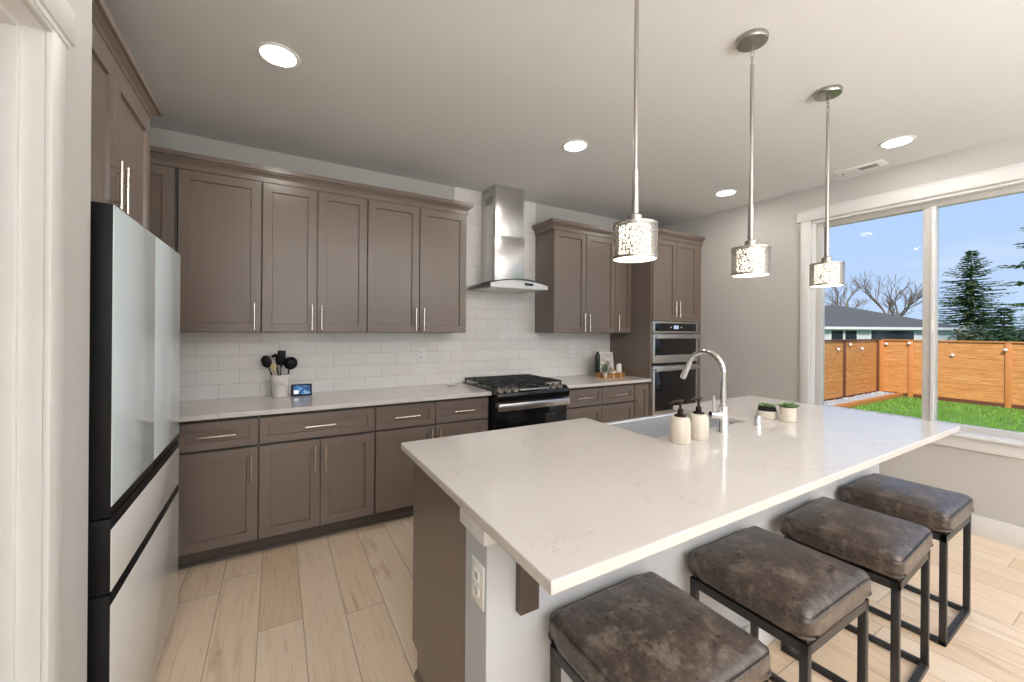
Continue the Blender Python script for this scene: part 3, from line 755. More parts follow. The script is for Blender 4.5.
for nm, (u0, u1, z0, z1, hu) in (('door', (.55, 1.0, .12, .86, .97)), ('door', (1.01, 1.53, .12, .86, 1.04)), ('door', (2.37, 2.78, .12, .86, 2.75)), ('door', (2.79, 3.2, .12, .86, 2.82))):
    d = MB().box(u0, u1, 1.689, 1.71, z0, z1, .002).build(nm, CAB, t)
# worktop, cut open at the back for the sink
m = MB(); S0, S1, SY = 1.565, 2.335, 1.305
m.prism([(.486, .664), (3.268, .664), (3.268, 1.812), (S1, 1.812), (S1, SY), (S0, SY), (S0, 1.812), (.486, 1.812)], .884, .914, 'z')
o = m.build('island_countertop', M['quartz'], None, smooth=False, bevel=.004); tag(o, 'large white quartz island countertop with sink cut-out', 'countertop')
# outlet on island end
def outlet_x(x, yc, zc, label):
    t = thing('wall_outlet', label, 'outlet', (x, yc, zc), 'electrical outlets')
    MB().box(x - .006, x, yc - .04, yc + .04, zc - .062, zc + .062, .003).build('cover_plate', M['white_plastic'], t)
    for dz in (-.022, .022):
        s_ = MB().box(x - .0085, x - .005, yc - .017, yc + .017, zc + dz - .015, zc + dz + .015, .005).build('socket', M['white_plastic'], t)
        m = MB()
        for dy in (-.006, .006): m.box(x - .0092, x - .008, yc + dy - .0012, yc + dy + .0012, zc + dz - .002, zc + dz + .007)
        m.box(x - .0092, x - .008, yc - .002, yc + .002, zc + dz - .010, zc + dz - .006); m.build('slots', M['black'], s_)
outlet_x(IX0, 1.050, .696, 'white double outlet on the island end')
def outlet_y(x, z, label, kind='outlet'):
    y = YB - .010
    t = thing('wall_outlet' if kind == 'outlet' else 'light_switch', label, 'outlet' if kind == 'outlet' else 'switch', (x, y, z), 'electrical outlets' if kind == 'outlet' else None)
    MB().box(x - .037, x + .037, y - .008, y + .001, z - .06, z + .06, .003).build('cover_plate', M['white_plastic'], t)
    if kind == 'switch':
        MB().box(x - .016, x + .016, y - .012, y - .007, z - .032, z + .032, .003).build('rocker', M['white_plastic'], t)
    else:
        for dz in (-.022, .022):
            s_ = MB().box(x - .017, x + .017, y - .0105, y - .007, z + dz - .015, z + dz + .015, .005).build('socket', M['white_plastic'], t)
            m = MB()
            for dx in (-.006, .006): m.box(x + dx - .0014, x + dx + .0014, y - .0112, y - .010, z + dz - .002, z + dz + .008)
            m.box(x - .002, x + .002, y - .0112, y - .010, z + dz - .011, z + dz - .006); m.build('slots', M['black'], s_)
outlet_y(1.125, 1.19, 'white outlet on the tile beneath the wall cabinets, crock side of the range')
outlet_y(2.43, 1.187, 'white rocker switch on the tile beside the range', 'switch')
outlet_y(2.835, 1.182, 'white outlet on the tile between the switch and another outlet')
outlet_y(3.05, 1.178, 'white outlet on the tile nearest the decorated tray')

# ---- sink
t = thing('farmhouse_sink', 'stainless steel apron-front sink set in the island', 'sink', (1.95, 1.53, .62))
m = MB(); a0, a1, b0, b1, zt, zb = 1.545, 2.355, 1.285, 1.775, .8835, .64
i = .022
vs = []
for (x0, x1, y0, y1, z) in ((a0, a1, b0, b1, zb), (a0, a1, b0, b1, zt), (a0 + i, a1 - i, b0 + i, b1 - i - .018, zt), (a0 + i + .012, a1 - i - .012, b0 + i + .012, b1 - i - .03, zb + .02)):
    vs += [(x0, y0, z), (x1, y0, z), (x1, y1, z), (x0, y1, z)]
fs = [(3, 2, 1, 0)]
for q in range(3):
    for k in range(4): fs.append((q * 4 + k, q * 4 + (k + 1) % 4, q * 4 + 4 + (k + 1) % 4, q * 4 + 4 + k))
fs.append((12, 13, 14, 15)); m.poly(vs, fs)
m.build('basin', M['sink'], t, smooth=False, bevel=.008)
MB().lathe([(0, .001), (.03, .001), (.045, .003), (.045, -.002), (0, -.002)], (1.95, 1.5, zb + .022), 24).build('drain', M['chrome'], t)
# ---- faucet
t = thing('kitchen_faucet', 'chrome gooseneck pull-down faucet at the island sink', 'faucet', (1.935, 1.235, .914))
fx, fy = 1.964, 1.222
MB().lathe([(0, .0), (.028, 0), (.0275, .006), (.025, .01), (.025, .125), (.023, .131), (.016, .133), (0, .133)], (fx, fy, .9142), 28).build('body', M['chrome'], t)
pts = [(fx, fy, 1.05), (fx, fy, 1.20)]; r = .102
for k in range(0, 13):
    a = pi - (pi * .90) * k / 12
    pts.append((fx, fy + r + r * cos(a), 1.215 + r * sin(a)))
m = MB(); m.tube(pts, .0138, 16); m.build('spout', M['chrome'], t)
e0 = Vector(pts[-1]); d = (Vector(pts[-1]) - Vector(pts[-2])).normalized()
m = MB(); m.tube([e0 - d * .004, e0 + d * .012, e0 + d * .085, e0 + d * .092], .015, 16, radii=[.0142, .0152, .0158, .015]); m.build('spray_head', M['chrome'], t)
m = MB(); m.tube([(fx - .02, fy, 1.000), (fx - .072, fy + .022, 1.004)], .019, 16, radii=[.022, .017]); lv = m.build('handle', M['chrome'], t)
m = MB(); m.tube([(fx - .052, fy + .016, 1.010), (fx - .054, fy + .018, 1.10)], .006, 10, radii=[.0068, .006]); m.build('lever', M['chrome'], lv)
# ---- air switch
t = thing('air_switch', 'small chrome countertop button beside the faucet', 'button', (2.272, 1.216, .914))
MB().lathe([(0, 0), (.023, 0), (.023, .004), (.0185, .006), (.0185, .048), (.016, .05), (0, .05)], (2.272, 1.216, .9142), 24).build('body', M['chrome'], t)
MB().lathe([(0, 0), (.0145, 0), (.0135, .003), (0, .0035)], (2.272, 1.216, .964), 20).build('cap', M['chrome'], t)
# ---- soap dispensers
t = thing('soap_dispenser', 'cream stoneware pump bottle set farther from the faucet', 'soap dispenser', (1.604, 1.203, .914), 'pump bottles at the sink')
c = (1.604, 1.203, .9142)
MB().lathe([(0, 0), (.040, 0), (.044, .006), (.0445, .06), (.043, .10), (.036, .115), (.022, .121), (0, .121)], c, 36).build('bottle', M['stone_ceramic'], t)
pm = MB().lathe([(0, .118), (.026, .118), (.026, .127), (.0135, .131), (.0125, .152), (.0055, .155), (.0055, .187), (0, .187)], c, 24).build('pump', M['copper'], t)
m = MB(); m.tube([(c[0] + .014, c[1] - .004, c[2] + .19), (c[0], c[1], c[2] + .19), (c[0] - .03, c[1] + .012, c[2] + .188), (c[0] - .046, c[1] + .018, c[2] + .179)], 0.006, 10, radii=[.0065, .0075, .005, .004]); m.build('spout', M['copper'], pm)
dup(t, (1.738, 1.203, .914), R(8), 'cream stoneware pump bottle set nearer the faucet')
# ---- succulents
def rosette(c, r, h, n, mat, parent, name='leaves'):
    m = MB()
    for ring, (rr, tilt) in enumerate(((1, .35), (.75, .8), (.45, 1.15))):
        for k in range(n - ring):
            a = 2 * pi * (k + ring * .37) / (n - ring) + random.uniform(-.15, .15); L_ = r * rr * random.uniform(.85, 1.15)
            d = Vector((cos(a) * cos(tilt), sin(a) * cos(tilt), sin(tilt))); s_ = Vector((-sin(a), cos(a), 0)); u_ = d.cross(s_)
            p0 = Vector(c); wdt = L_ * .22
            m.poly([p0, p0 + d * L_ * .5 + s_ * wdt, p0 + d * L_, p0 + d * L_ * .5 - s_ * wdt, p0 + d * L_ * .5 + u_ * wdt * .5, p0 + d * L_ * .5 - u_ * wdt * .5],
                   [(0, 1, 4), (1, 2, 4), (2, 3, 4), (3, 0, 4), (1, 0, 5), (2, 1, 5), (3, 2, 5), (0, 3, 5)])
    return m.build(name, mat, parent, angle=60)
t = thing('succulent_bowl', 'low cream bowl of succulents behind the chrome button', 'potted plant', (2.522, 1.298, .914))
c = (2.522, 1.298, .9142)
MB().lathe([(0, 0), (.052, 0), (.056, .004), (.056, .044), (.053, .044), (.050, .036), (0, .036)], c, 36).build('bowl', M['stone_ceramic'], t)
MB().lathe([(0, .071), (.040, .069), (.046, .058), (.049, .036), (0, .036)], c, 28).build('soil', M['soil'], t)
for dx, dy in ((-.02, .0), (.016, .014), (.012, -.018), (-.004, .026), (-.006, -.024)): rosette((c[0] + dx, c[1] + dy, c[2] + .066), .034, .02, 8, M['succulent'], t, 'succulent')
t = thing('succulent_pot', 'tall round cream pot of spiky succulent nearest the window', 'potted plant', (2.532, 1.190, .914))
c = (2.532, 1.190, .9142)
MB().lathe([(0, 0), (.037, 0), (.0405, .004), (.041, .080), (.0385, .080), (.036, .071), (0, .071)], c, 36).build('pot', M['stone_ceramic'], t)
MB().lathe([(0, .075), (.0355, .073), (.036, .070), (0, .070)], c, 28).build('soil', M['soil'], t)
rosette((c[0], c[1], c[2] + .075), .062, .03, 11, M['succulent'], t, 'succulent'); rosette((c[0] + .018, c[1] - .01, c[2] + .075), .045, .03, 8, M['succulent'], t, 'succulent')

# ============================================================ STOOLS
def make_stool(loc, label):
    t = thing('bar_stool', label, 'stool', loc, 'backless bar stools at the island'); x, y, z0 = loc
    W, D, H = .445, .405, .612
    tb = bmesh.new(); bmesh.ops.create_cube(tb, size=1)
    for v in tb.verts: v.co = Vector((v.co.x * W, v.co.y * D, v.co.z * .098))
    bmesh.ops.subdivide_edges(tb, edges=tb.edges[:], cuts=6, use_grid_fill=True)
    for v in tb.verts:
        u, w_ = v.co.x / (W / 2), v.co.y / (D / 2); q = (1 - u * u) * (1 - w_ * w_)
        if v.co.z > .048: v.co.z += .018 * max(q, 0)
        if abs(v.co.z) < .03: v.co.x *= 1.008; v.co.y *= 1.008
        if v.co.z < -.048: v.co.x *= .975; v.co.y *= .975
    bmesh.ops.bevel(tb, geom=[e for e in tb.edges if len(e.link_faces) == 2 and e.calc_face_angle(0) > .9], offset=.03, segments=5, profile=.5, affect='EDGES')
    m = MB(); m.add(tb, Matrix.Translation((x, y, H - .057))); m.build('seat', M['leather'], t, angle=180)
    w2, d2 = W / 2 - .008, D / 2 - .008; zs = H - .113
    for sx in (-1, 1):
        for sy in (-1, 1):
            m = MB(); m.tube([(x + sx * w2 * .985, y + sy * d2 * .985, .515), (x + sx * w2 * .999, y + sy * d2 * .999, .575)], .0022, 6); m.build('corner_seam', M['leather'], t)
    m = MB(); b = .024
    m.box(x - w2, x + w2, y - d2, y - d2 + b, zs - b, zs + .006); m.box(x - w2, x + w2, y + d2 - b, y + d2, zs - b, zs + .006); m.box(x - w2, x - w2 + b, y - d2, y + d2, zs - b, zs + .006); m.box(x + w2 - b, x + w2, y - d2, y + d2, zs - b, zs + .006)
    m.build('seat_frame', M['black_steel'], t, smooth=False)
    for sx in (-1, 1):
        for sy in (-1, 1):
            cx, cy = x + sx * (w2 - b / 2), y + sy * (d2 - b / 2); m = MB(); m.box(cx - b / 2, cx + b / 2, cy - b / 2, cy + b / 2, .002, zs - .01, .002); m.build('leg', M['black_steel'], t)
    for nm, (ax, bx, ay, by) in (('r', (x - w2, x + w2, y - d2, y - d2 + b)), ('r', (x - w2, x + w2, y + d2 - b, y + d2)), ('r', (x - w2, x - w2 + b, y - d2, y + d2)), ('r', (x + w2 - b, x + w2, y - d2, y + d2))):
        m = MB(); m.box(ax, bx, ay, by, .001, b, .002); m.build('floor_rail', M['black_steel'], t)
    return t
s0 = make_stool((.914, .765, 0), 'brown leather bar stool nearest the island outlet, closest to camera')
dup(s0, (1.560, .768, 0), 0, 'brown leather bar stool second from the island outlet end')
dup(s0, (2.180, .757, 0), R(3), 'brown leather bar stool third from the island outlet end')
dup(s0, (2.835, .772, 0), R(1), 'brown leather bar stool under the window end of the island')

# ============================================================ PENDANTS
def make_pendant(x, y, label):
    t = thing('pendant_light', label, 'pendant light', (x, y, ZC), 'perforated drum pendants over the island')
    cn = MB().lathe([(0, 0), (.062, 0), (.065, -.006), (.065, -.018), (.061, -.026), (.02, -.029), (0, -.029)], (x, y, ZC + .001), 40).build('canopy', M['nickel'], t)
    MB().torus((x, y, ZC - .036), .008, .0022, 16, 8, Matrix.Rotation(pi / 2, 4, 'X')).build('loop', M['nickel'], cn)
    for i in range(3):
        MB().torus((x, y, ZC - .052 - i * .026), .0095, .0022, 16, 8, Matrix.Rotation(pi / 2 * (i % 2), 4, 'Z') @ Matrix.Rotation(pi / 2, 4, 'X') @ Matrix.Diagonal((.75, 1.6, 1, 1))).build('chain_link', M['nickel'], t)
    MB().tube([(x, y, ZC - .122), (x, y, 1.99)], .0078, 14).build('rod', M['nickel'], t)
    MB().tube([(x, y, 2.0), (x, y, 1.998), (x, y, 1.84)], .012, 16, radii=[.009, .0118, .0118]).build('rod_sleeve', M['nickel'], t)
    MB().lathe([(0, 1.842), (.013, 1.842), (.024, 1.836), (.024, 1.808), (.016, 1.80), (0, 1.80)], (x, y, 0), 28).build('socket_cap', M['nickel'], t)
    sh = MB().lathe([(.0775, 1.682), (.0775, 1.802)], (x, y, 0), 64).build('shade', M['perf'], t)
    m = MB(); m.lathe([(.0785, 1.798), (.0785, 1.805), (.0755, 1.805), (.0755, 1.798)], (x, y, 0), 64, close=True)
    for k in range(3): a = 2 * pi * k / 3 + .4; m.tube([(x + .015 * cos(a), y + .015 * sin(a), 1.802), (x + .077 * cos(a), y + .077 * sin(a), 1.802)], .0022, 6)
    m.build('top_ring', M['nickel'], sh)
    MB().lathe([(.0785, 1.680), (.0785, 1.689), (.0735, 1.689), (.0735, 1.680)], (x, y, 0), 64, close=True).build('bottom_ring', M['nickel'], sh)
    MB().lathe([(0, 1.681), (.0730, 1.681), (.0730, 1.6835), (.055, 1.685), (.055, 1.796), (.05, 1.799), (0, 1.799)], (x, y, 0), 40).build('diffuser', M['glow'], t)
    return t
p0 = make_pendant(1.103, 1.02, 'perforated drum pendant nearest the camera, its canopy out of frame')
dup(p0, (1.858, 1.032, ZC), R(40), 'middle perforated drum pendant with ceiling canopy above the sink')
dup(p0, (2.628, 1.044, ZC), R(75), 'perforated drum pendant hanging against the window')

# ============================================================ COUNTER ITEMS
t = thing('utensil_crock', 'white crock with grey lettering holding cooking utensils', 'crock', (.027, 3.455, .914))
kc = (.027, 3.455, .9142)
MB().lathe([(0, 0), (.052, 0), (.054, .004), (.064, .150), (.068, .155), (.068, .162), (.061, .162), (.059, .150), (.050, .010), (0, .010)], kc, 40).build('crock_body', M['crock'], t)
for s_ in (-1, 1):
    MB().tube([(kc[0] + s_ * .060, kc[1], kc[2] + .135), (kc[0] + s_ * .090, kc[1], kc[2] + .139)], .0065, 10).build('handle', M['crock'], t)
cu = bpy.data.curves.new('lettering', 'FONT'); cu.body = '2XL'; cu.size = .052; cu.extrude = .004; cu.align_x = 'CENTER'; cu.align_y = 'CENTER'
tmp = bpy.data.objects.new('lettering_curve', cu); COL.objects.link(tmp)
me_ = bpy.data.meshes.new_from_object(tmp.evaluated_get(bpy.context.evaluated_depsgraph_get())); bpy.data.objects.remove(tmp); bpy.data.curves.remove(cu)
me_.materials.clear(); me_.materials.append(M['grey_letter']); tx = bpy.data.objects.new('lettering', me_); COL.objects.link(tx); tx.parent = t
tx.rotation_euler = (R(90 - 4), 0, 0); tx.location = (0, -.0605, .098)
def utensil(name, label, base, tip, head, mat=M['black']):
    m = MB(); base = Vector(base); tip = Vector(tip); d = (tip - base).normalized()
    m.tube([base, base + (tip - base) * .5, tip], .005, 8, radii=[.006, .005, .0045]); head(m, tip, d)
    return tag(m.build(name, mat, None), label, 'utensil', 'cooking utensils in the crock')
def h_spoon(m, p, d): m.ico(p + d * .038, .048, 2, (.72, .22, 1.0), Euler((0, math.atan2(d.x, d.z), 0)))
def h_spat(m, p, d):
    q = Matrix.Translation(p + d * .05) @ Euler((0, math.atan2(d.x, d.z), 0)).to_matrix().to_4x4()
    tb = MB(); tb.box(-.027, .027, -.003, .003, -.055, .055, .003); tb.box(-.008, .008, -.004, .004, -.07, -.05); m.add(tb.bm, q)
def h_ladle(m, p, d): m.ico(p + d * .035, .049, 2, (1, .55, 1))
def h_hook(m, p, d):
    m.tube([p, p + Vector((.012, 0, .022)), p + Vector((-.004, -.006, .040)), p + Vector((-.03, -.008, .028))], .01, 8, radii=[.006, .012, .013, .008])
def h_wood(m, p, d): m.ico(p + d * .02, .026, 2, (.8, .25, 1.2))
kx, ky, kz = kc[0], kc[1], .928
utensil('serving_spoon', 'black solid spoon leaning to the crock side farthest from display', (kx - .002, ky + .008, kz), (-.048, ky - .005, 1.140), h_spoon)
utensil('turner', 'black flat turner standing upright in the crock', (kx, ky + .01, kz), (.034, ky + .012, 1.150), h_spat)
utensil('ladle', 'round black ladle leaning toward the small display', (kx + .026, ky - .006, kz), (.088, ky - .006, 1.125), h_ladle)
utensil('pasta_server', 'black hooked server at the back of the crock', (kx + .01, ky + .02, kz), (.000, ky + .034, 1.18), h_hook)
utensil('wooden_spoon', 'pale wooden spoon in the crock', (kx - .006, ky - .03, kz), (-.012, ky - .028, 1.12), h_wood, M['beech'])
# smart display
t = thing('smart_display', 'small black smart display with blue screen beside the crock', 'smart display', (.168, 3.45, .914))
m = MB(); m.prism([(3.408, .9145), (3.412, .9145), (3.49, .9145), (3.445, .998), (3.437, 1.000)], .100, .238, 'x'); bd = m.build('body', M['black'], t, bevel=.004)
def tilt_panel(x0, x1, s0_, s1_, off):
    A = Vector((0, 3.408, .9145)); B = Vector((0, 3.437, 1.0)); n_ = Vector((0, -(B - A).z, (B - A).y)).normalized()
    p0_ = A + (B - A) * s0_ + n_ * off; p1_ = A + (B - A) * s1_ + n_ * off; q = n_ * .002
    m = MB(); m.poly([(x0, *p0_.yz), (x1, *p0_.yz), (x1, *p1_.yz), (x0, *p1_.yz), (x0, *(p0_ - q).yz), (x1, *(p0_ - q).yz), (x1, *(p1_ - q).yz), (x0, *(p1_ - q).yz)],
                     [(0, 1, 2, 3), (7, 6, 5, 4), (0, 4, 5, 1), (1, 5, 6, 2), (2, 6, 7, 3), (3, 7, 4, 0)]); return m
scn = tilt_panel(.114, .226, .14, .88, .0012).build('screen', M['screen'], t, smooth=False)
tilt_panel(.117, .146, .20, .46, .002).build('white_tile', M['screen_card'], scn, smooth=False)
tilt_panel(.124, .138, .30, .42, .0026).build('dark_tile', M['screen_dark'], scn, smooth=False)
# spoon rest
o = MB().lathe([(0, .004), (.030, .004), (.036, .014), (.048, .018), (.050, .015), (.038, .004), (.030, 0), (0, 0)], (1.37, 3.40, .9142), 36, 1.0, .8).build('spoon_rest', M['ceramic'])
tag(o, 'small cream dish on the countertop next to the range', 'spoon rest')
# tray with decorations
TX, TY = 3.165, 3.265
t = thing('wooden_tray', 'oval tray of striped wooden staves near the oven tower', 'tray', (TX, TY, .914))
def oval(a, b, n=40, sq=2.6):
    return [(TX + a * math.copysign(abs(cos(q)) ** (2 / sq), cos(q)), TY + b * math.copysign(abs(sin(q)) ** (2 / sq), sin(q))) for q in (2 * pi * k / n for k in range(n))]
MB().prism(oval(.170, .105), .9142, .924).build('tray_base', M['acacia'], t)
po, pi_ = oval(.178, .112, 44), oval(.164, .098, 44); m = MB()
for k in range(44):
    k2 = (k + 1) % 44; a_, b_, c_, d_ = po[k], po[k2], pi_[k2], pi_[k]
    m.poly([(*a_, .9145), (*b_, .9145), (*c_, .9145), (*d_, .9145), (*a_, .965), (*b_, .965), (*c_, .965), (*d_, .965)], [(3, 2, 1, 0), (4, 5, 6, 7), (0, 1, 5, 4), (1, 2, 6, 5), (2, 3, 7, 6), (3, 0, 4, 7)])
bmesh.ops.remove_doubles(m.bm, verts=m.bm.verts, dist=1e-6); o = m.build('stave_rim', M['stave_light'], t, smooth=False, label='rim of alternating pale and dark wooden staves'); o.data.materials.append(M['acacia'])
for f in o.data.polygons:
    a = math.atan2(f.center.y / .112, f.center.x / .178)
    f.material_index = int((a + pi) / (2 * pi) * 22) % 2
t = thing('picture_frame', 'small white framed sketch standing in the wooden tray', 'picture frame', (3.185, 3.33, .924))
q = Matrix.Translation((3.175, 3.322, .925)) @ Matrix.Rotation(R(-8), 4, 'X')
tb = MB()
for bx in ((-.105, -.091, -.008, .008, 0, .255), (.091, .105, -.008, .008, 0, .255), (-.105, .105, -.008, .008, 0, .014), (-.105, .105, -.008, .008, .241, .255)): tb.box(*bx)
m = MB(); m.add(tb.bm, q); m.build('frame', M['white_plastic'], t, smooth=False)
tb = MB(); tb.box(-.093, .093, -.003, .004, .01, .246); m = MB(); m.add(tb.bm, q); m.build('print', M['paper'], t, smooth=False)
t = thing('dark_bottle', 'dark green glass bottle behind the plant in the tray', 'bottle', (3.055, 3.30, .924))
MB().lathe([(0, 0), (.026, 0), (.028, .004), (.028, .20), (.024, .235), (.013, .25), (.012, .265), (0, .265)], (3.040, 3.332, .9242), 24).build('glass', M['bottle_glass'], t)
t = thing('herb_plant', 'small leafy green plant in cream pot in the tray', 'potted plant', (3.035, 3.205, .924))
MB().lathe([(0, 0), (.026, 0), (.034, .05), (.030, .05), (.028, .044), (0, .044)], (3.035, 3.205, .9242), 24).build('pot', M['ceramic'], t)
m = MB(); random.seed(3)
for k in range(110):
    a = random.uniform(0, 2 * pi); el = random.uniform(.1, 1.4); L_ = random.uniform(.03, .088); d = Vector((cos(a) * cos(el), sin(a) * cos(el), sin(el))); p = Vector((3.035, 3.205, .965)) + d * L_
    s_ = Vector((-sin(a), cos(a), random.uniform(-.5, .5))).normalized(); g = random.uniform(.010, .018); dn = (d + Vector((0, 0, -.4))).normalized()
    m.poly([p, p + dn * g + s_ * g * .6, p + dn * g * 2, p + dn * g - s_ * g * .6], [(0, 1, 2, 3)])
    if k % 5 == 0: m.tube([(3.035, 3.205, .963), p], .0012, 4)
m.build('foliage', M['fern'], t)
t = thing('lidded_bowl', 'small white bowl with wooden lid at the tray front', 'bowl', (3.135, 3.205, .924))
MB().lathe([(0, 0), (.028, 0), (.042, .012), (.044, .060), (0, .060)], (3.135, 3.205, .9242), 28).build('bowl', M['ceramic'], t)
lid = MB().lathe([(0, .060), (.045, .060), (.045, .068), (.012, .074), (.010, .084), (0, .086)], (3.135, 3.205, .9242), 28).build('lid', M['beech'], t)
t = thing('pillar_candle', 'white jug-shaped candle at the oven side of the tray', 'candle', (3.265, 3.24, .924))
MB().lathe([(0, 0), (.030, 0), (.032, .004), (.031, .10), (.024, .118), (.022, .13), (0, .132)], (3.268, 3.24, .9242), 24).build('wax', M['candle'], t)
MB().tube([(3.268 + .02, 3.24, 1.045), (3.268 + .034, 3.235, 1.05)], .006, 8).build('lip', M['candle'], t)

# ============================================================ GARDEN
GZ = -.5
struct(MB().box(XR + .151, 75, -40, 50, GZ - .3, GZ).build('ground', M['lawn_soil'], smooth=False))
# grass
random.seed(11); m = MB()
for k in range(16000):
    x = 7.6 + (16.0 - 7.6) * random.random() ** 1.1; y = random.uniform(-1.5, 4.42); h = random.uniform(.03, .07); a = random.uniform(0, 2 * pi); dx, dy = cos(a) * .012, sin(a) * .012; lx, ly = random.uniform(-.03, .03), random.uniform(-.03, .03)
    m.poly([(x - dx, y - dy, GZ), (x + dx, y + dy, GZ), (x + lx, y + ly, GZ + h)], [(0, 1, 2)])
tag(m.build('grass', M['grassblade'], None, smooth=False), 'bright green lawn grass inside the wooden fence', 'grass', kind='stuff')
# gravel bed with timber edging
struct(MB().box(6.5, 16.2, 4.55, 5.04, GZ, GZ + .03).build('ground_bed', M['earth'], smooth=False))
m = MB(); random.seed(5)
for k in range(1500):
    m.ico((random.uniform(9.5, 16.1), random.uniform(4.61, 4.98), GZ + .05 + random.uniform(0, .03)), random.uniform(.028, .055), 1, (1, random.uniform(.6, 1), .6), Euler((random.random(), random.random(), random.random() * 6)))
tag(m.build('gravel', M['stone'], None), 'pale grey pebbles along the side fence', 'gravel', kind='stuff')
tag(MB().box(6.5, 16.15, 4.46, 4.55, GZ, GZ + .12, .006).build('timber_edging', M['cedar_lite']), 'brown timber edging between pebbles and lawn', 'edging')
# fences
def fence(axis, f, u0, u1, posts, label, dark, lights=()):
    t = thing('wooden_fence', label, 'fence', (f, u0, GZ) if axis == 'x' else (u0, f, GZ), 'cedar garden fences')
    def B(m, u_0, u_1, d0, d1, z0, z1, bev=0):
        if axis == 'x': m.box(f + d0, f + d1, u_0, u_1, z0, z1, bev)
        else: m.box(u_0, u_1, f + d0, f + d1, z0, z1, bev)
    ps = sorted([u0] + list(posts) + [u1])
    for a_, b_ in zip(ps, ps[1:]):
        m = MB(); z = GZ + .10
        while z < 1.16:
            B(m, a_ + .001, b_ - .001, 0, .025, z, min(z + .136, 1.17)); z += .141
        m.build('board_panel', M['cedar'], t, smooth=False)
    m = MB(); B(m, u0, u1, -.05, .075, 1.17, 1.205, .004); m.build('top_rail', M['cedar_lite'] if not dark else M['cedar_dark'], t)
    m = MB(); B(m, u0, u1, -.02, .03, GZ, GZ + .10); m.build('kick_board', M['cedar_dark'], t)
    for p_ in ps:
        m = MB(); B(m, p_ - .055, p_ + .055, -.035, .06, GZ, 1.175, .004); m.build('post', M['cedar_dark'] if dark else M['cedar_lite'], t)
    return t
fence('x', 16.3, -9.0, 5.0, [4.33, 2.48, .6, -1.3, -3.2, -5.1, -7], 'long cedar plank fence across the back of the garden', False)
fence('y', 5.08, 5.0, 16.2, [6.9, 8.7, 10.5, 12.2, 13.86], 'cedar side fence with dark posts beside the pebbles', True)
def fence_light(x, y, z, facing, label):
    t = thing('fence_light', label, 'fence light', (x, y, z), 'small round lights on the fences')
    n_ = Vector((-1, 0, 0)) if facing == 'x' else Vector((0, -1, 0)); p = Vector((x, y, z))
    MB().tube([p, p + n_ * .03], .028, 12).build('mount', M['black'], t)
    MB().ico(p + n_ * .045, .04, 2, (1, 1, 1)).build('globe', M['fence_lamp'], t)
for x, y, z, fc, lb in ((16.29, 3.47, .80, 'x', 'round white fence light low in the middle of the back fence'), (16.264, 2.52, .99, 'x', 'round white fence light beside the pale back fence post'),
                        (16.264, 4.35, 1.10, 'x', 'round white fence light high on the back fence near the mullion'), (16.29, 4.88, 1.06, 'x', 'round white fence light on the back fence by the corner'),
                        (13.40, 5.079, .94, 'y', 'round white fence light before the side fence dark post'), (14.15, 5.079, 1.06, 'y', 'round white fence light just past the side fence dark post'), (14.95, 5.079, .93, 'y', 'round white fence light on the side fence nearest the corner')):
    fence_light(x, y, z, fc, lb)
# neighbour's house
def house(name, label, loc, rz, wx, wy, ez, rz_, wins, chim=True, ridge=None):
    t = thing(name, label, 'house', (0, 0, 0)); t.location = (0, 0, 0)
    MB().box(-wx / 2, wx / 2, -wy / 2, wy / 2, GZ, ez - .1).build('wall', M['siding'], t, smooth=False)
    o_ = .3; hw_, hy = wx / 2 + o_, wy / 2 + o_; rl = ridge or max(wx / 2 - wy / 2, .2)
    m = MB(); m.poly([(-hw_, -hy, ez), (hw_, -hy, ez), (hw_, hy, ez), (-hw_, hy, ez), (-rl, 0, rz_), (rl, 0, rz_), (-hw_, -hy, ez - .03), (hw_, -hy, ez - .03), (hw_, hy, ez - .03), (-hw_, hy, ez - .03)],
        [(0, 1, 5, 4), (1, 2, 5), (2, 3, 4, 5), (3, 0, 4), (9, 8, 7, 6), (0, 6, 7, 1), (1, 7, 8, 2), (2, 8, 9, 3), (3, 9, 6, 0)]); m.build('roof', M['roof'], t, smooth=False)
    m = MB(); m.box(-hw_ - .04, hw_ + .04, -hy - .06, -hy, ez - .16, ez - .01); m.box(-hw_ - .06, -hw_, -hy, hy, ez - .16, ez - .01); m.box(hw_, hw_ + .06, -hy, hy, ez - .16, ez - .01); m.build('gutter', M['trim'], t)
    for (u0, u1, z0, z1) in wins:
        wd = MB().box(u0 - .08, u1 + .08, -wy / 2 - .05, -wy / 2 + .01, z0 - .08, z1 + .08).build('window', M['trim'], t)
        MB().box(u0, u1, -wy / 2 - .06, -wy / 2 - .04, z0, z1).build('pane', M['sky_glass'], wd)
    if chim:
        MB().tube([(-rl + .6, -.4, rz_ - .25), (-rl + .6, -.4, rz_ + .32)], .07, 10).build('vent_pipe', M['siding'], t)
        MB().tube([(rl + 1.1, -1.2, rz_ - 1.0), (rl + 1.1, -1.2, rz_ - .35)], .06, 10).build('vent_pipe', M['siding'], t)
    t.location = loc; t.rotation_euler = (0, 0, rz); return t
house('neighbor_house', 'pale single-storey house with charcoal hip roof behind the fence', (31.9, 14.9, 0), R(-30.4), 13.0, 10.0, 1.73, 3.28, [(-1.0, -.32, .3, 1.5), (-.18, .5, .3, 1.5), (1.37, 3.9, .5, 1.5)], True, 3.7)
house('distant_house', 'small distant grey-roofed house beyond the garden shrubs', (72, 5.6, 0), R(-50), 9, 7, 1.55, 2.6, [(-1, 1, .4, 1.2)], False)
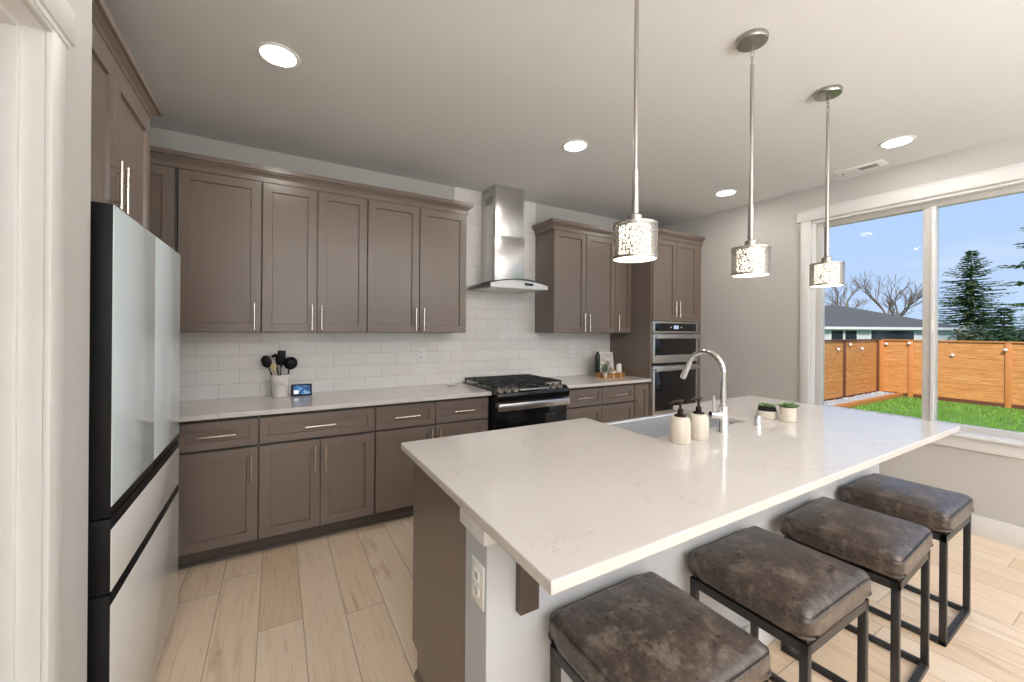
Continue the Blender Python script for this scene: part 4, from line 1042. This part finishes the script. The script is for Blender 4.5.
# trees
def conifer(name, label, loc, h, rad, mat, seed, tiers=26, group=None, z_first=.12):
    random.seed(seed); t = thing(name, label, 'tree', loc, group); X = Vector(loc)
    MB().tube([X, X + Vector((0, 0, h * .6)), X + Vector((0, 0, h))], .1, 8, radii=[h * .022, h * .012, .015]).build('trunk', M['bark'], t)
    m = MB()
    for i in range(tiers):
        f_ = z_first + (1 - z_first) * (i / (tiers - 1)) ** .9; z = h * f_; rr = rad * (1 - f_) ** .8 + .12
        nb = max(4, int(9 * (1 - f_) + 4))
        for k in range(nb):
            a = 2 * pi * (k + random.random()) / nb; L_ = rr * random.uniform(.55, 1.12); dz = -.18 if f_ < .75 else .12
            n_ = max(4, int(L_ / .16))
            for j in range(n_):
                s_ = (j + .5) / n_; p = X + Vector((cos(a) * L_ * s_, sin(a) * L_ * s_, z + dz * L_ * s_ + .14 * L_ * s_ * s_))
                for q in range(5):
                    b = a + random.uniform(-1.3, 1.3); d = Vector((cos(b), sin(b), random.uniform(-.35, .15))); sd = Vector((-sin(b), cos(b), random.uniform(-.6, .6))).normalized()
                    g = random.uniform(.14, .30) * (1.15 - .5 * s_) * min(1, .4 + rad / 2.5); wd = g * .3
                    m.poly([p, p + d * g * .6 + sd * wd, p + d * g * 1.5, p + d * g * .6 - sd * wd], [(0, 1, 2, 3)])
    m.build('needles', mat, t, smooth=False); return t
conifer('fir_tree', 'tall pointed fir tree behind the back fence', (50.3, 9.70, GZ), 8.75, 4.4, M['needle'], 21, 40)
conifer('conifer', 'short dark conifer beside the tall fir', (32.76, 5.15, GZ), 3.15, 1.15, M['needle'], 5, 18, 'lower conifers beyond the fence')
conifer('conifer', 'broad low conifer at the window edge behind the fence', (58.6, 7.4, GZ), 4.0, 2.6, M['needle2'], 9, 18, 'lower conifers beyond the fence')
conifer('conifer', 'broad low conifer between the fir and its short neighbour', (67.0, 12.0, GZ), 4.0, 3.2, M['needle2'], 14, 16, 'lower conifers beyond the fence')
conifer('fir_tree', 'big fir mostly outside the frame with its branch tips showing', (27.02, 2.62, GZ), 11.5, 2.35, M['needle'], 33, 13, None, .28)
def shrub(label, c, r, h, n, mat, seed):
    random.seed(seed); t = thing('shrub', label, 'shrub', c, 'shrubs beyond the back fence'); X = Vector(c)
    m = MB()
    for k in range(6): m.tube([X, X + Vector((random.uniform(-r, r) * .7, random.uniform(-r, r) * .7, h * .85))], .03, 5, radii=[.05, .012])
    m.build('stems', M['bark'], t)
    m = MB()
    for k in range(n):
        u = Vector((random.gauss(0, 1), random.gauss(0, 1), random.gauss(0, 1))).normalized() * random.random() ** .4
        p = X + Vector((u.x * r, u.y * r, h * .55 + u.z * h * .45)); a = random.uniform(0, 2 * pi); g = random.uniform(.06, .13)
        d = Vector((cos(a), sin(a), random.uniform(-.6, .6))); s_ = Vector((-sin(a), cos(a), random.uniform(-.7, .7)))
        m.poly([p, p + d * g + s_ * g * .5, p + d * g * 2, p + d * g - s_ * g * .5], [(0, 1, 2, 3)])
    m.build('foliage', mat, t, smooth=False)
shrub('grey-green shrub beside the neighbour house corner', (29.8, 5.7, GZ), .8, 2.35, 1500, M['shrub'], 1)
shrub('tall leafy shrub below the short dark conifer', (28.3, 4.45, GZ), .8, 2.15, 1500, M['needle2'], 2)
shrub('grey-green shrub at the window edge', (31.2, 3.6, GZ), .8, 2.4, 1500, M['shrub'], 4)
def bare_tree(label, c, h, seed, spread):
    random.seed(seed); t = thing('bare_tree', label, 'tree', c, 'leafless trees behind the house roof'); X = Vector(c); m = MB()
    def grow(p, d, L_, r, lev):
        q = p + d * L_; mid = p + d * L_ * .5 + Vector((random.uniform(-1, 1), random.uniform(-1, 1), random.uniform(-.3, .3))) * L_ * .06
        m.tube([p, mid, q], r, 5 if lev < 3 else 3, caps=False, radii=[r, r * .82, r * .62])
        if lev >= 6: return
        for k in range(3):
            a = random.uniform(0, 2 * pi); n_ = Vector((cos(a), sin(a), random.uniform(-.15, .5))); nd = (d * random.uniform(.8, 1.2) + n_ * spread * random.uniform(.5, 1.1)).normalized(); nd.z = max(nd.z, -.1)
            grow(q if k < 2 else mid, nd.normalized(), L_ * random.uniform(.62, .82), r * .60, lev + 1)
    grow(X, Vector((0, 0, 1)), h * .30, h * .030, 0); m.build('branches', M['bark'], t); return t
bare_tree('leafless tree rising behind the house roof ridge', (45.0, 16.4, GZ), 7.4, 4, .75)
bare_tree('leafless tree nearer the window mullion behind the roof', (47.5, 14.0, GZ), 7.6, 8, .6)
bare_tree('small leafless tree beside the hanging pendant', (43.5, 19.5, GZ), 6.4, 12, .8)
